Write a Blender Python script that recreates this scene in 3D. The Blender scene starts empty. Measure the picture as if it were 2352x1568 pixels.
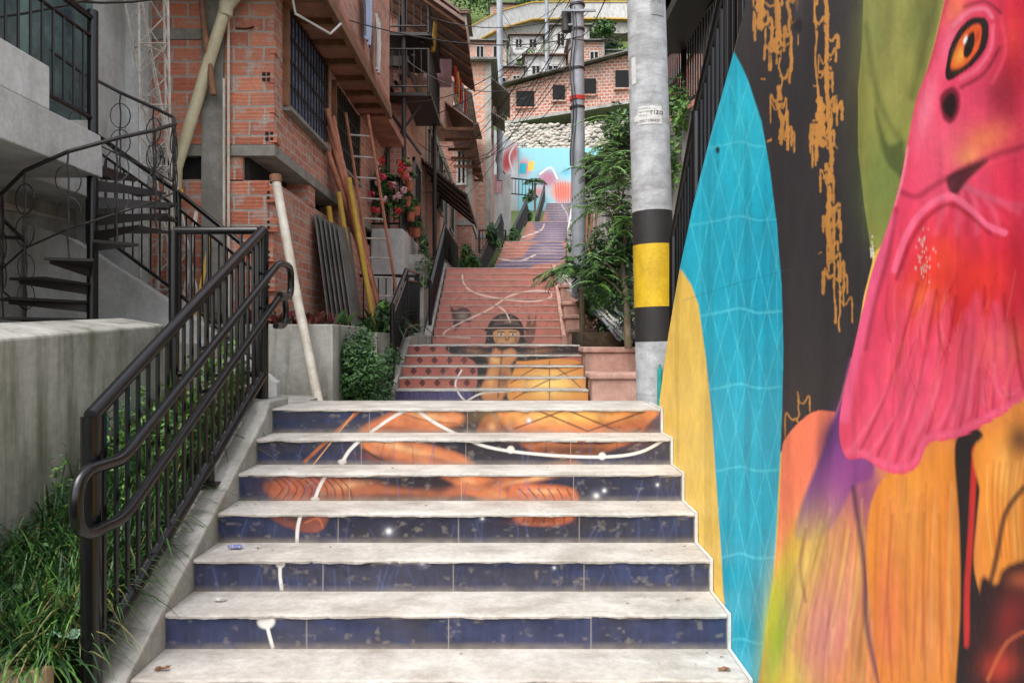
import bpy, math, random
import numpy as np
from mathutils import Vector, Matrix
random.seed(7)
F=1650.0; CX=1176.0; CY=784.0     # surveyed focal length / principal point used to measure the site
sc=bpy.context.scene

def lin(c):
    o=[]
    for v in c:
        v=v/255.0
        o.append(v/12.92 if v<=0.04045 else ((v+0.055)/1.055)**2.4)
    return tuple(o)

# ------------------------------------------------------------------ materials
def newmat(name):
    m=bpy.data.materials.new(name); m.use_nodes=True
    nt=m.node_tree; b=nt.nodes["Principled BSDF"]
    return m,nt,b
def mixc(nt,fac,a,b,mode='MIX'):
    n=nt.nodes.new('ShaderNodeMix'); n.data_type='RGBA'; n.blend_type=mode
    for s,v in ((0,fac),(6,a),(7,b)):
        if isinstance(v,bpy.types.NodeSocket): nt.links.new(v,n.inputs[s])
        else: n.inputs[s].default_value = v if s==0 else (tuple(v)+(1,))[:4]
    return n.outputs[2]
def ramp(nt,sock,a,b):
    n=nt.nodes.new('ShaderNodeMapRange'); nt.links.new(sock,n.inputs[0])
    n.inputs[1].default_value=a; n.inputs[2].default_value=b
    return n.outputs[0]
def mul(nt,sock,k):
    n=nt.nodes.new('ShaderNodeMath'); n.operation='MULTIPLY'; nt.links.new(sock,n.inputs[0]); n.inputs[1].default_value=k; return n.outputs[0]
def noise(nt,scale,detail=4,sx=None):
    tc=nt.nodes.new('ShaderNodeTexCoord'); out=tc.outputs['Object']
    if sx:
        mp=nt.nodes.new('ShaderNodeMapping'); mp.inputs['Scale'].default_value=sx
        nt.links.new(out,mp.inputs[0]); out=mp.outputs[0]
    n=nt.nodes.new('ShaderNodeTexNoise'); n.inputs['Scale'].default_value=scale; n.inputs['Detail'].default_value=detail
    n.inputs['Roughness'].default_value=0.62
    nt.links.new(out,n.inputs['Vector']); return n.outputs[0]
def bump(nt,b,sock,st,dist=0.01):
    n=nt.nodes.new('ShaderNodeBump'); n.inputs['Strength'].default_value=st; n.inputs['Distance'].default_value=dist
    nt.links.new(sock,n.inputs['Height']); nt.links.new(n.outputs[0],b.inputs['Normal'])
def mat(name,c1,c2=None,scale=6,rough=0.7,bmp=0.2,metal=0,stain=None,stainamt=0.5,spec=0.5,sx=(2.2,2.2,0.55)):
    m,nt,b=newmat(name)
    c1=lin(c1); c2=lin(c2) if c2 else tuple(x*0.8 for x in c1)
    f=ramp(nt,noise(nt,scale,6),0.35,0.65)
    col=mixc(nt,f,c1,c2)
    f2=ramp(nt,noise(nt,scale*9,3),0.3,0.8)
    col=mixc(nt,f2,col,mixc(nt,0.25,col,(0,0,0)))
    if stain:
        s=ramp(nt,noise(nt,1.6,7,sx=sx),0.48,0.70)
        col=mixc(nt,mul(nt,s,stainamt),col,lin(stain))
    nt.links.new(col,b.inputs['Base Color'])
    b.inputs['Roughness'].default_value=rough; b.inputs['Metallic'].default_value=metal
    b.inputs['Specular IOR Level'].default_value=spec
    if bmp: bump(nt,b,noise(nt,scale*7,5),bmp,0.01)
    return m
def brickmat(name,ca,cb,mortar,bw,rh,ms=0.012,ridge=True,dirt=0.45):
    m,nt,b=newmat(name)
    uv=nt.nodes.new('ShaderNodeUVMap')
    nz=nt.nodes.new('ShaderNodeTexNoise'); nz.inputs['Scale'].default_value=2.3; nz.inputs['Detail'].default_value=6; nt.links.new(uv.outputs[0],nz.inputs[0])
    va=nt.nodes.new('ShaderNodeVectorMath'); va.operation='MULTIPLY_ADD'
    nt.links.new(nz.outputs[1],va.inputs[0]); va.inputs[1].default_value=(0.06,0.055,0); nt.links.new(uv.outputs[0],va.inputs[2])
    br=nt.nodes.new('ShaderNodeTexBrick'); nt.links.new(va.outputs[0],br.inputs['Vector'])
    br.inputs['Scale'].default_value=1; br.inputs['Brick Width'].default_value=bw; br.inputs['Row Height'].default_value=rh
    br.inputs['Mortar Size'].default_value=ms; br.inputs['Mortar Smooth'].default_value=0.25; br.inputs['Bias'].default_value=0.0
    br.inputs['Color1'].default_value=lin(ca)+(1,); br.inputs['Color2'].default_value=lin(cb)+(1,)
    br.inputs['Mortar'].default_value=lin(mortar)+(1,)
    col=br.outputs[0]
    col=mixc(nt,mul(nt,ramp(nt,noise(nt,1.1,6),0.45,0.72),dirt),col,lin((140,118,106)))
    col=mixc(nt,mul(nt,ramp(nt,noise(nt,6,6),0.52,0.62),0.65),col,lin(mortar))
    col=mixc(nt,mul(nt,ramp(nt,noise(nt,2.6,5),0.55,0.7),0.35),col,lin((222,156,124)))
    f4=ramp(nt,noise(nt,30,3),0.3,0.8)
    col=mixc(nt,f4,col,mixc(nt,0.25,col,(0,0,0)))
    nt.links.new(col,b.inputs['Base Color']); b.inputs['Roughness'].default_value=0.85
    inv=nt.nodes.new('ShaderNodeMath'); inv.operation='SUBTRACT'; inv.inputs[0].default_value=1.0; nt.links.new(br.outputs['Fac'],inv.inputs[1])
    h=inv.outputs[0]
    if ridge:
        sp=nt.nodes.new('ShaderNodeSeparateXYZ'); nt.links.new(va.outputs[0],sp.inputs[0])
        a=mul(nt,sp.outputs[1],6.283/(rh/4))
        s=nt.nodes.new('ShaderNodeMath'); s.operation='SINE'; nt.links.new(a,s.inputs[0])
        k=nt.nodes.new('ShaderNodeMath'); k.operation='MULTIPLY_ADD'; nt.links.new(s.outputs[0],k.inputs[0]); k.inputs[1].default_value=0.12; nt.links.new(h,k.inputs[2]); h=k.outputs[0]
    k2=nt.nodes.new('ShaderNodeMath'); k2.operation='MULTIPLY_ADD'; nt.links.new(noise(nt,25,4),k2.inputs[0]); k2.inputs[1].default_value=0.5; nt.links.new(h,k2.inputs[2])
    bump(nt,b,k2.outputs[0],0.8,0.014)
    return m
def colmat(name,rough=0.6,bmp=0.15,dirt=0.25,spec=0.4):
    m,nt,b=newmat(name)
    at=nt.nodes.new('ShaderNodeAttribute'); at.attribute_name='Col'
    f=mul(nt,ramp(nt,noise(nt,3,7),0.4,0.75),dirt)
    col=mixc(nt,f,at.outputs['Color'],mixc(nt,0.35,at.outputs['Color'],lin((90,85,80))))
    nt.links.new(col,b.inputs['Base Color']); b.inputs['Roughness'].default_value=rough
    b.inputs['Specular IOR Level'].default_value=spec
    bump(nt,b,noise(nt,45,6),bmp,0.008)
    return m
def corrug(name,ca,cb,pitch=0.08,axis=0):
    m=mat(name,ca,cb,scale=3,rough=0.6,bmp=0,stain=(110,72,54),stainamt=0.6)
    nt=m.node_tree; b=nt.nodes["Principled BSDF"]
    tc=nt.nodes.new('ShaderNodeTexCoord'); sp=nt.nodes.new('ShaderNodeSeparateXYZ'); nt.links.new(tc.outputs['Object'],sp.inputs[0])
    a=mul(nt,sp.outputs[axis],6.283/pitch)
    s=nt.nodes.new('ShaderNodeMath'); s.operation='SINE'; nt.links.new(a,s.inputs[0])
    bump(nt,b,s.outputs[0],1.0,0.02)
    return m

M={}
M['conc']=mat('concrete_grey',(178,176,170),(150,148,142),4,0.9,0.35,stain=(108,108,92),stainamt=0.65)
M['conc_moss']=mat('concrete_mossy',(190,188,180),(152,150,140),2.2,0.9,0.45,stain=(84,88,60),stainamt=0.9,sx=(3.4,3.4,0.35))
M['conc_lt']=mat('concrete_light',(208,207,205),(184,183,180),3,0.9,0.25,stain=(144,142,134),stainamt=0.6)
M['tread']=mat('tread_concrete',(200,195,188),(168,162,154),4,0.9,0.5,stain=(126,116,104),stainamt=0.6,sx=(1.4,3.0,1))
M['tread_p']=mat('tread_pinkish',(196,174,164),(172,146,136),5,0.88,0.3)
M['conc_dk']=mat('concrete_dark',(150,146,138),(122,119,110),4,0.9,0.4,stain=(92,90,78),stainamt=0.6)
M['plaster']=mat('white_plaster',(216,216,215),(196,196,193),2,0.9,0.2,stain=(142,141,134),stainamt=0.6)
M['black']=mat('black_enamel',(18,18,20),(12,12,14),12,0.24,0.03,spec=0.5)
M['blackmatte']=mat('black_iron',(28,27,27),(42,32,28),9,0.5,0.15)
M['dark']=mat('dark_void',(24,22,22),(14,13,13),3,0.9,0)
M['white']=mat('white_paint',(222,220,216),(196,193,188),5,0.6,0.1,stain=(150,144,134),stainamt=.5)
M['brick']=brickmat('hollow_brick',(208,130,100),(176,98,74),(176,168,158),0.34,0.165,0.014)
M['brick_s']=brickmat('hollow_brick_small',(210,138,112),(176,106,86),(186,177,167),0.27,0.105,0.011)
M['brick_far']=brickmat('hollow_brick_pale',(212,154,124),(188,124,98),(190,178,168),0.40,0.22,0.03)
M['brick_red']=brickmat('hollow_brick_red',(190,110,86),(166,90,70),(198,184,172),0.42,0.26,0.045,ridge=False,dirt=.6)
M['pvc']=mat('beige_pvc',(208,198,166),(190,178,142),4,0.5,0.05,stain=(140,128,102))
M['pvcw']=mat('old_white_pipe',(214,208,194),(190,180,164),5,0.55,0.1,stain=(140,116,96),stainamt=.7)
M['steelw']=mat('white_angle_iron',(204,198,190),(166,154,142),8,0.5,0.1)
M['orange_pipe']=mat('rusty_orange_pipe',(202,136,110),(172,108,84),6,0.6,0.1)
M['yellow']=mat('yellow_paint',(216,174,70),(190,148,56),5,0.55,0.1,stain=(130,112,80),stainamt=.6)
M['brown']=mat('brown_wood',(142,98,68),(106,74,54),6,0.75,0.3)
M['greyp']=mat('galvanised_grey',(160,165,172),(138,143,150),4,0.5,0.1)
M['pole']=mat('pole_concrete',(192,193,195),(160,161,163),9,0.85,0.4,stain=(122,121,118),stainamt=0.8,sx=(1.5,1.5,6))
M['bandy']=mat('band_yellow',(228,188,24),(206,164,20),6,0.6,0.15,stain=(150,124,34),stainamt=.6)
M['bandk']=mat('band_black',(30,28,28),(44,40,38),6,0.6,0.15)
M['pink']=mat('pink_block',(208,168,152),(182,140,126),4,0.9,0.35,stain=(132,112,100),stainamt=0.7)
M['soil']=mat('soil',(92,76,56),(62,52,38),9,1,0.6)
M['teal']=mat('teal_paint',(40,160,150),(30,130,124),6,0.5,0.05)
M['door']=mat('pale_green_frame',(120,150,142),(100,130,122),3,0.5,0.05)
M['curtain']=mat('curtain_blue',(118,134,164),(60,74,102),14,0.8,0.1)
M['glass']=mat('window_glass',(96,120,120),(60,76,80),3,0.12,0)
M['tin']=corrug('tin_roof_brown',(138,106,92),(100,82,72),0.1,1)
M['tin_g']=corrug('tin_roof_grey',(150,150,146),(112,112,108),0.1,0)
M['sheet']=corrug('fibre_sheet',(128,127,123),(96,95,91),0.07,1)
M['sand']=mat('sandbag',(204,199,188),(166,157,144),1.5,0.95,0.3)
M['terra']=mat('terracotta_pot',(184,104,72),(156,86,62),8,0.8,0.1)
M['soffit']=mat('soffit_brown',(186,124,102),(140,96,80),3,0.85,0.4,stain=(104,84,72))
M['wood']=mat('board_wood',(176,150,120),(136,114,88),4,0.8,0.2)
M['red']=mat('red_cloth',(206,50,40),None,5,0.8,0.1)
M['pinkc']=mat('pink_cloth',(224,180,186),None,5,0.8,0.1)
M['bluec']=mat('pale_blue_cloth',(180,196,222),None,5,0.8,0.1)
M['green_litter']=mat('green_wrapper',(40,170,90),(200,220,200),40,0.3,0.1)
M['blue_litter']=mat('blue_wrapper',(30,60,170),(200,200,220),60,0.3,0.1)
G=[mat('leaf_mid',(66,108,46),(48,88,36),7,0.5,0),mat('leaf_dark',(36,72,34),(24,54,26),7,0.5,0),mat('leaf_light',(112,154,66),(88,130,52),7,0.5,0),mat('leaf_dry',(134,122,72),(98,104,56),7,0.6,0)]
M['trunk']=mat('bark',(130,114,92),(96,84,62),8,0.9,0.4)
M['flower']=mat('pink_petals',(224,94,118),(206,56,76),9,0.6,0)
M['brom']=mat('bromeliad_red',(130,44,50),(88,56,44),9,0.5,0)
M['mural']=colmat('mural_paint',0.5,0.22,0.25)
M['tile']=colmat('riser_tile',0.35,0.04,0.35,0.5)
M['hill']=colmat('hill_ground',1.0,0.6,0.5,0.1)
M['silver']=mat('metal_plate',(170,168,165),(140,138,134),12,0.4,0.1,metal=0.6)
M['ink']=mat('ink_black',(24,24,26),None,5,0.6,0)

# ------------------------------------------------------------------ mesh builder
class MB:
    def __init__(s): s.v=[];s.f=[];s.m=[];s.mats=[]
    def mi(s,m):
        if isinstance(m,str): m=M[m]
        if m not in s.mats: s.mats.append(m)
        return s.mats.index(m)
    def add(s,vs,fs,m):
        k=len(s.v); i=s.mi(m)
        s.v.extend([(float(p[0]),float(p[1]),float(p[2])) for p in vs])
        for f in fs: s.f.append(tuple(k+j for j in f)); s.m.append(i)
    def box(s,x0,x1,y0,y1,z0,z1,m):
        if x0>x1:x0,x1=x1,x0
        if y0>y1:y0,y1=y1,y0
        if z0>z1:z0,z1=z1,z0
        s.add([(x0,y0,z0),(x1,y0,z0),(x1,y1,z0),(x0,y1,z0),(x0,y0,z1),(x1,y0,z1),(x1,y1,z1),(x0,y1,z1)],
              [(0,3,2,1),(4,5,6,7),(0,1,5,4),(1,2,6,5),(2,3,7,6),(3,0,4,7)],m)
    def hexa(s,b,t,m):
        s.add(list(b)+list(t),[(3,2,1,0),(4,5,6,7),(0,1,5,4),(1,2,6,5),(2,3,7,6),(3,0,4,7)],m)
    def prismx(s,yz,x0,x1,m):
        n=len(yz); vs=[(x0,a,b) for a,b in yz]+[(x1,a,b) for a,b in yz]
        s.add(vs,[tuple(range(n)),tuple(range(2*n-1,n-1,-1))]+[(i,i+n,(i+1)%n+n,(i+1)%n) for i in range(n)],m)
    def prismy(s,xz,y0,y1,m):
        n=len(xz); vs=[(a,y0,b) for a,b in xz]+[(a,y1,b) for a,b in xz]
        s.add(vs,[tuple(range(n)),tuple(range(2*n-1,n-1,-1))]+[(i,i+n,(i+1)%n+n,(i+1)%n) for i in range(n)],m)
    def tube(s,pts,r,m,seg=8,r2=None):
        pts=[Vector(p) for p in pts]; n=len(pts); vs=[];fs=[]; up=None
        for i,p in enumerate(pts):
            d=(pts[min(i+1,n-1)]-pts[max(i-1,0)]).normalized()
            if up is None:
                a=Vector((0,0,1)) if abs(d.z)<0.9 else Vector((1,0,0))
                up=(a-d*a.dot(d)).normalized()
            else: up=(up-d*up.dot(d)).normalized()
            sd=d.cross(up); rr=r if r2 is None else r+(r2-r)*i/(n-1)
            for k in range(seg):
                t=2*math.pi*k/seg
                vs.append(p+(up*math.cos(t)+sd*math.sin(t))*rr)
        for i in range(n-1):
            for k in range(seg):
                a=i*seg+k;b=i*seg+(k+1)%seg
                fs.append((a,b,b+seg,a+seg))
        fs.append(tuple(range(seg-1,-1,-1))); fs.append(tuple(range((n-1)*seg,n*seg)))
        s.add(vs,fs,m)
    def obj(s,name,parent=None,smooth=False,bevel=0,uv=True):
        me=bpy.data.meshes.new(name); me.from_pydata(s.v,[],s.f)
        for m in s.mats: me.materials.append(m)
        me.polygons.foreach_set('material_index',s.m)
        if smooth: me.polygons.foreach_set('use_smooth',[True]*len(s.f))
        me.update()
        if uv and len(s.f)<30000:
            l=me.uv_layers.new(name='UVMap').data; V=me.vertices
            for p in me.polygons:
                nx,ny,nz=map(abs,p.normal)
                for li in p.loop_indices:
                    c=V[me.loops[li].vertex_index].co
                    if nx>=ny and nx>=nz: l[li].uv=(c.y,c.z)
                    elif ny>=nz: l[li].uv=(c.x,c.z)
                    else: l[li].uv=(c.x,c.y)
        o=bpy.data.objects.new(name,me); sc.collection.objects.link(o)
        if parent: o.parent=parent
        if bevel:
            b=o.modifiers.new('b','BEVEL'); b.width=bevel; b.segments=2; b.limit_method='ANGLE'
        if smooth:
            try: me.set_sharp_from_angle(angle=math.radians(50))
            except Exception: pass
        return o
def grp(name):
    e=bpy.data.objects.new(name,None); sc.collection.objects.link(e); e.empty_display_size=0.1; return e

# ------------------------------------------------------------------ painter (mural pigments evaluated on surface points)
_T=np.random.RandomState(3).rand(256,256)
def vnoise(x,y):
    xi=np.floor(x).astype(int); yi=np.floor(y).astype(int); fx=x-xi; fy=y-yi
    fx=fx*fx*(3-2*fx); fy=fy*fy*(3-2*fy)
    a=_T[xi%256,yi%256];b=_T[(xi+1)%256,yi%256];c=_T[xi%256,(yi+1)%256];d=_T[(xi+1)%256,(yi+1)%256]
    return (a*(1-fx)+b*fx)*(1-fy)+(c*(1-fx)+d*fx)*fy
def fbm(x,y,o=4):
    s=0;a=0.5;t=0
    for i in range(o): s=s+a*vnoise(x+17*i,y+31*i); t+=a; a*=0.5; x=x*2; y=y*2
    return s/t
def smooth_pts(p,closed,n=6):
    p=[np.array(q,float) for q in p]; out=[]; L=len(p)
    for i in (range(L) if closed else range(L-1)):
        p1=p[i]; p2=p[(i+1)%L]
        p0=p[(i-1)%L] if closed or i>0 else p1
        p3=p[(i+2)%L] if closed or i+2<L else p2
        for k in range(n):
            t=k/n
            out.append(0.5*((2*p1)+(-p0+p2)*t+(2*p0-5*p1+4*p2-p3)*t*t+(-p0+3*p1-3*p2+p3)*t**3))
    if not closed: out.append(p[-1])
    return np.array(out)
class Canvas:
    def __init__(s,px,py,base):
        s.x=px.astype(float); s.y=py.astype(float); s.c=np.zeros((len(px),3)); s.c[:]=lin(base)
    def _mask(s,pts,pad):
        lo=pts.min(0)-pad; hi=pts.max(0)+pad
        return np.nonzero((s.x>lo[0])&(s.x<hi[0])&(s.y>lo[1])&(s.y<hi[1]))[0]
    def _blend(s,ix,a,col):
        a=np.clip(a,0,1)[:,None]; s.c[ix]=s.c[ix]*(1-a)+np.array(lin(col))*a
    def _dist(s,x,y,pts,closed):
        d=np.full(len(x),1e9); L=len(pts)
        for i in range(L if closed else L-1):
            a=pts[i]; b=pts[(i+1)%L]; e=b-a; q=e@e+1e-9
            t=np.clip(((x-a[0])*e[0]+(y-a[1])*e[1])/q,0,1)
            d=np.minimum(d,(x-a[0]-t*e[0])**2+(y-a[1]-t*e[1])**2)
        return np.sqrt(d)
    def fill(s,pts,col,soft=2,alpha=1,sm=True):
        pts=smooth_pts(pts,True) if sm else np.array(pts,float)
        ix=s._mask(pts,soft*2)
        if len(ix)==0: return
        x=s.x[ix]; y=s.y[ix]; ins=np.zeros(len(ix),bool); L=len(pts)
        for i in range(L):
            a=pts[i]; b=pts[(i+1)%L]
            if a[1]==b[1]: continue
            ins^=((a[1]>y)!=(b[1]>y))&(x<(b[0]-a[0])*(y-a[1])/(b[1]-a[1])+a[0])
        d=s._dist(x,y,pts,True); sd=np.where(ins,d,-d)
        s._blend(ix,alpha*np.clip(sd/soft+0.5,0,1),col)
    def stroke(s,pts,w,col,soft=1.5,alpha=1,sm=True,rough=0):
        pts=smooth_pts(pts,False) if sm and len(pts)>2 else np.array(pts,float)
        ix=s._mask(pts,w+soft*2)
        if len(ix)==0: return
        x=s.x[ix]; y=s.y[ix]; d=s._dist(x,y,pts,False)
        ww=w/2
        if rough: ww=ww*(1+rough*(fbm(x*0.12,y*0.12,3)-0.5)*2)
        s._blend(ix,alpha*np.clip((ww-d)/soft+0.5,0,1),col)
    def blob(s,cx,cy,rx,ry,col,rot=0,alpha=1,p=1.0):
        r=max(rx,ry)*2.2
        ix=s._mask(np.array([[cx-r,cy-r],[cx+r,cy+r]]),0)
        if len(ix)==0: return
        t=math.radians(rot); dx=s.x[ix]-cx; dy=s.y[ix]-cy
        u=(dx*math.cos(t)+dy*math.sin(t))/rx; v=(-dx*math.sin(t)+dy*math.cos(t))/ry
        s._blend(ix,alpha*np.exp(-((u*u+v*v)**p)),col)
    def rgba(s):
        o=np.ones((len(s.c),4),np.float32); o[:,:3]=np.clip(s.c,0,1); return o.ravel()
def gridmesh(name,P,nu,nv,rgba,material,parent):
    me=bpy.data.meshes.new(name)
    i=np.arange(nu*nv).reshape(nu,nv)
    q=np.stack([i[:-1,:-1],i[1:,:-1],i[1:,1:],i[:-1,1:]],-1).reshape(-1,4)
    me.vertices.add(nu*nv); me.vertices.foreach_set('co',P.astype(np.float32).ravel())
    me.loops.add(len(q)*4); me.loops.foreach_set('vertex_index',q.astype(np.int32).ravel())
    me.polygons.add(len(q)); me.polygons.foreach_set('loop_start',np.arange(0,len(q)*4,4,dtype=np.int32))
    try: me.polygons.foreach_set('loop_total',np.full(len(q),4,dtype=np.int32))
    except Exception: pass
    me.update(calc_edges=True)
    a=me.color_attributes.new('Col','FLOAT_COLOR','POINT'); a.data.foreach_set('color',rgba)
    me.materials.append(material)
    o=bpy.data.objects.new(name,me); sc.collection.objects.link(o); o.parent=parent
    return o

# ------------------------------------------------------------------ terrain
prof=[(-90,-52),(-20,-14.5),(0,-3.8),(3.05,-2.1),(5,-1.25),(9.5,-1.1),(14,-.6),(17.3,1.1),(25,1.3),(29.3,3.4),(34,3.6),(38.3,5.7),(44,5.9),(50,9.1),(54,9.6),(57,13.5),(61,17),(70,22),(85,32),(120,56),(200,112),(330,170),(600,215)]
pyv=np.array([p[0] for p in prof],float); pzv=np.array([p[1] for p in prof],float)
gx=np.sign(np.linspace(-1,1,90))*np.abs(np.linspace(-1,1,90))**2.2*420
gy=np.concatenate([np.linspace(-90,0,20,endpoint=False),np.linspace(0,70,110,endpoint=False),np.linspace(70,600,60)])
GX,GY=np.meshgrid(gx,gy,indexing='ij')
GZ=np.interp(GY,pyv,pzv)+(fbm(GX*0.08+50,GY*0.08+50)-0.5)*np.clip((GY-60)/20,0,1)*8
P=np.stack([GX,GY,GZ],-1).reshape(-1,3)
c=Canvas(P[:,0],P[:,1],(96,104,66)); nn=fbm(P[:,0]*.3+90,P[:,1]*.3+90)[:,None]; c.c=c.c*nn+np.array(lin((66,94,44)))*(1-nn)
gridmesh('hillside_ground',P,len(gx),len(gy),c.rgba(),M['hill'],None)

# ------------------------------------------------------------------ stairs
XL,XR=-1.615,1.0
def paint_riser(cv,flight,k,X,Z,yy,zb,zt):
    if flight==1:
        n=fbm(X*7+k*7+40,Z*4+k+40,5); st=fbm(X*60+90,Z*5+k*3+90,3)
        cv.c[:]=np.array(lin((48,56,88)))*(0.5+0.8*n[:,None])*(0.75+0.5*st[:,None])
        wm=np.clip((fbm(X*2+k*5+40,Z*12+49,4)-0.46)*4,0,0.55)[:,None]
        cv.c=cv.c*(1-wm)+np.array(lin((62,60,66)))*wm
        for cx,cy,rx,ry,al in ((1060,970,150,60,.92),(1120,1035,190,40,.9),(900,1120,270,40,.85),(900,1210,250,40,.75),(1300,1130,220,40,.7),(1250,1215,200,40,.6),(820,1030,110,30,.4)):
            cv.blob(cx,cy,rx,ry,(34,30,36),0,al)
        O=(196,116,72);OL=(228,172,118);OD=(124,62,44);K=(44,32,34)
        cv.fill([(905,945),(960,936),(1050,945),(1062,970),(1020,992),(930,990),(850,1000),(830,985)],O,14)
        cv.blob(990,956,46,12,OL,10,.85); cv.blob(1050,985,34,12,K,0,.75); cv.blob(900,985,50,9,OD,0,.75); cv.stroke([(920,948),(980,966),(1050,972)],4,OD,4,.6)
        cv.blob(1135,950,30,26,K,0,.9); cv.fill([(1095,1000),(1110,960),(1140,950),(1160,975),(1150,1000)],(150,84,56),8,.8); cv.blob(1130,980,10,10,OL,0,.6)
        cv.fill([(1168,930),(1490,930),(1488,975),(1440,1020),(1330,1050),(1230,1040),(1170,990)],O,8)
        cv.blob(1300,956,140,18,(240,186,96),0,.85); cv.blob(1460,990,40,36,OD,0,.8); cv.blob(1320,1035,140,18,K,0,.85); cv.blob(1195,1000,34,18,OD,0,.7); cv.blob(1400,975,30,14,OD,0,.5)
        for a in ((1180,985,1300,940),(1300,940,1420,990),(1230,940,1350,990),(1350,990,1480,945)):
            cv.stroke([(a[0],a[1]),(a[2],a[3])],4,(90,48,36),3,.85)
        cv.stroke([(1168,992),(1250,1012),(1400,1016),(1470,985)],6,K,4,.8)
        cv.fill([(832,1000),(880,1000),(980,1020),(1060,1045),(1130,1100),(1170,1140),(1110,1150),(1040,1110),(960,1075),(870,1055),(835,1030)],O,14)
        cv.blob(930,1030,70,8,OL,14,.9); cv.blob(1100,1116,44,7,OL,25,.8); cv.blob(890,1056,60,10,OD,8,.9); cv.blob(1010,1058,40,9,OD,16,.7)
        cv.stroke([(835,1034),(900,1066),(980,1084),(1060,1130)],8,K,6,.8); cv.stroke([(890,1000),(980,1014),(1066,1040)],5,K,4,.7)
        cv.fill([(1310,1060),(1330,1080),(1240,1102),(1100,1136),(980,1148),(860,1150),(740,1150),(640,1150),(610,1112),(680,1094),(790,1098),(860,1106),(1000,1124),(1180,1085)],(186,106,68),16,.85)
        cv.blob(690,1118,60,24,(176,92,64),0,.8); cv.blob(800,1114,36,8,OL,-8,.7); cv.blob(1230,1098,60,6,OL,-10,.75); cv.blob(900,1142,90,10,K,0,.8); cv.blob(760,1142,50,9,OD,0,.8); cv.blob(1060,1146,40,8,K,0,.7)
        for t in range(10): cv.stroke([(622+t*17,1094),(648+t*17,1120),(630+t*20,1146)],3,(84,42,38),2,.75)
        cv.blob(930,1108,70,14,(44,34,38),0,.9); cv.blob(1010,1122,24,22,(60,36,34),0,.6); cv.blob(1130,1110,30,10,(60,36,34),-20,.5)
        cv.fill([(1170,1120),(1240,1112),(1320,1125),(1325,1180),(1290,1203),(1220,1205),(1180,1190)],(190,102,66),10)
        cv.blob(1250,1128,44,7,OL,0,.7); cv.blob(1240,1196,60,9,OD,0,.85)
        for t in range(6): cv.stroke([(1192+t*22,1122),(1214+t*20,1150),(1200+t*24,1202)],3,(98,46,40),2,.8)
        cv.fill([(620,1175),(745,1175),(740,1215),(700,1222),(640,1200)],(140,76,56),8,.8)
        cv.blob(680,1190,34,12,(44,36,40),0,.8); cv.stroke([(700,1200),(730,1190),(742,1210)],4,(180,100,60),3,.8)
        cv.stroke([(825,942),(700,1060)],8,(160,92,56),3); cv.stroke([(812,950),(717,1070)],2.5,(216,156,100),2)
        if k in (2,3,4,5):
            r=random.Random(k)
            for t in range(60):
                gx0=r.uniform(480,1600); b=784-zb*F/yy; h=r.uniform(30,62)
                if 640<gx0<1280 and k>2 and r.random()<.6: continue
                dx=r.uniform(-18,18)
                cv.stroke([(gx0,b),(gx0+dx*.4,b-h*.5),(gx0+dx,b-h)],3,r.choice([(84,98,150),(70,84,132),(22,24,44)]),3,.38)
        for (a,b,r_) in ((893,1219,6),(1370,1139,6),(1388,1126,4),(970,1290,5),(1108,1190,3),(1273,1303,3),(1215,965,4),(1510,1113,3)):
            cv.blob(a,b,r_*2.2,r_*2.2,(150,150,170),0,.5); cv.blob(a,b,r_,r_,(240,240,232))
        sc_=(0.60+0.66*fbm(cv.x*.045+30,cv.y*.06+30,5))[:,None]; cv.c*=sc_
        W=(216,214,208)
        cv.stroke([(626,1485),(618,1455),(611,1425)],8,W,2); cv.blob(611,1426,21,18,W,0,1,5)
        cv.stroke([(647,1352),(643,1320),(644,1295)],8,W,2); cv.blob(644,1294,11,10,W,0,1,5)
        cv.stroke([(682,1245),(684,1210),(692,1176)],8,W,2)
        cv.stroke([(722,1150),(735,1115),(752,1086)],8,W,2); cv.blob(724,1146,10,6,W,0,1,4)
        cv.stroke([(784,1066),(802,1035),(832,1006)],8,W,2); cv.blob(786,1060,10,6,W,0,1,4)
        cv.stroke([(852,992),(895,962),(942,936)],7,W,2)
        cv.stroke([(952,936),(990,965),(1045,995),(1120,1026),(1240,1043),(1380,1049),(1470,1038),(1532,1005)],7,W,2)
        cv.blob(1173,1032,9,9,W,0,1,4); cv.blob(1383,1047,9,9,W,0,1,4)
    elif flight==2:
        n=fbm(X*8+k*7+40,Z*6+40,4)
        if k==0: cv.c[:]=np.array(lin((74,72,108)))*(0.6+0.8*n[:,None])
        else: cv.c[:]=np.array(lin((172,100,88)))*(0.75+0.45*n[:,None])
        if k in (1,2,3):
            b=784-(zb+zt)/2*F/yy
            for t in range(-1,6):
                qx=956+t*34+k*14
                if qx<1100: cv.fill([(qx-8,b),(qx,b-9),(qx+8,b),(qx,b+9)],(92,50,50),1,1,False)
        if k==4:
            for t in range(5): cv.fill([(950+t*36,801),(958+t*36,793),(966+t*36,801),(958+t*36,809)],(92,50,50),1,1,False)
        cv.fill([(1026,788),(1090,798),(1160,794),(1240,798),(1325,788),(1324,814),(1250,826),(1205,836),(1198,880),(1192,925),(1088,925),(1096,880),(1094,840),(1076,822),(1036,812)],(42,34,36),3)
        cv.fill([(1136,800),(1152,806),(1176,800),(1188,818),(1172,842),(1178,880),(1160,905),(1146,925),(1116,925),(1104,895),(1118,860),(1124,830)],(184,122,80),7)
        cv.blob(1138,826,14,9,(230,182,116),20,.85); cv.blob(1168,816,10,8,(216,160,100),-20,.8); cv.blob(1128,872,9,18,(224,170,104),10,.8); cv.blob(1158,872,12,20,(70,46,40),0,.75); cv.stroke([(1154,806),(1150,840),(1144,912)],4,(84,52,42),3,.8)
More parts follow.
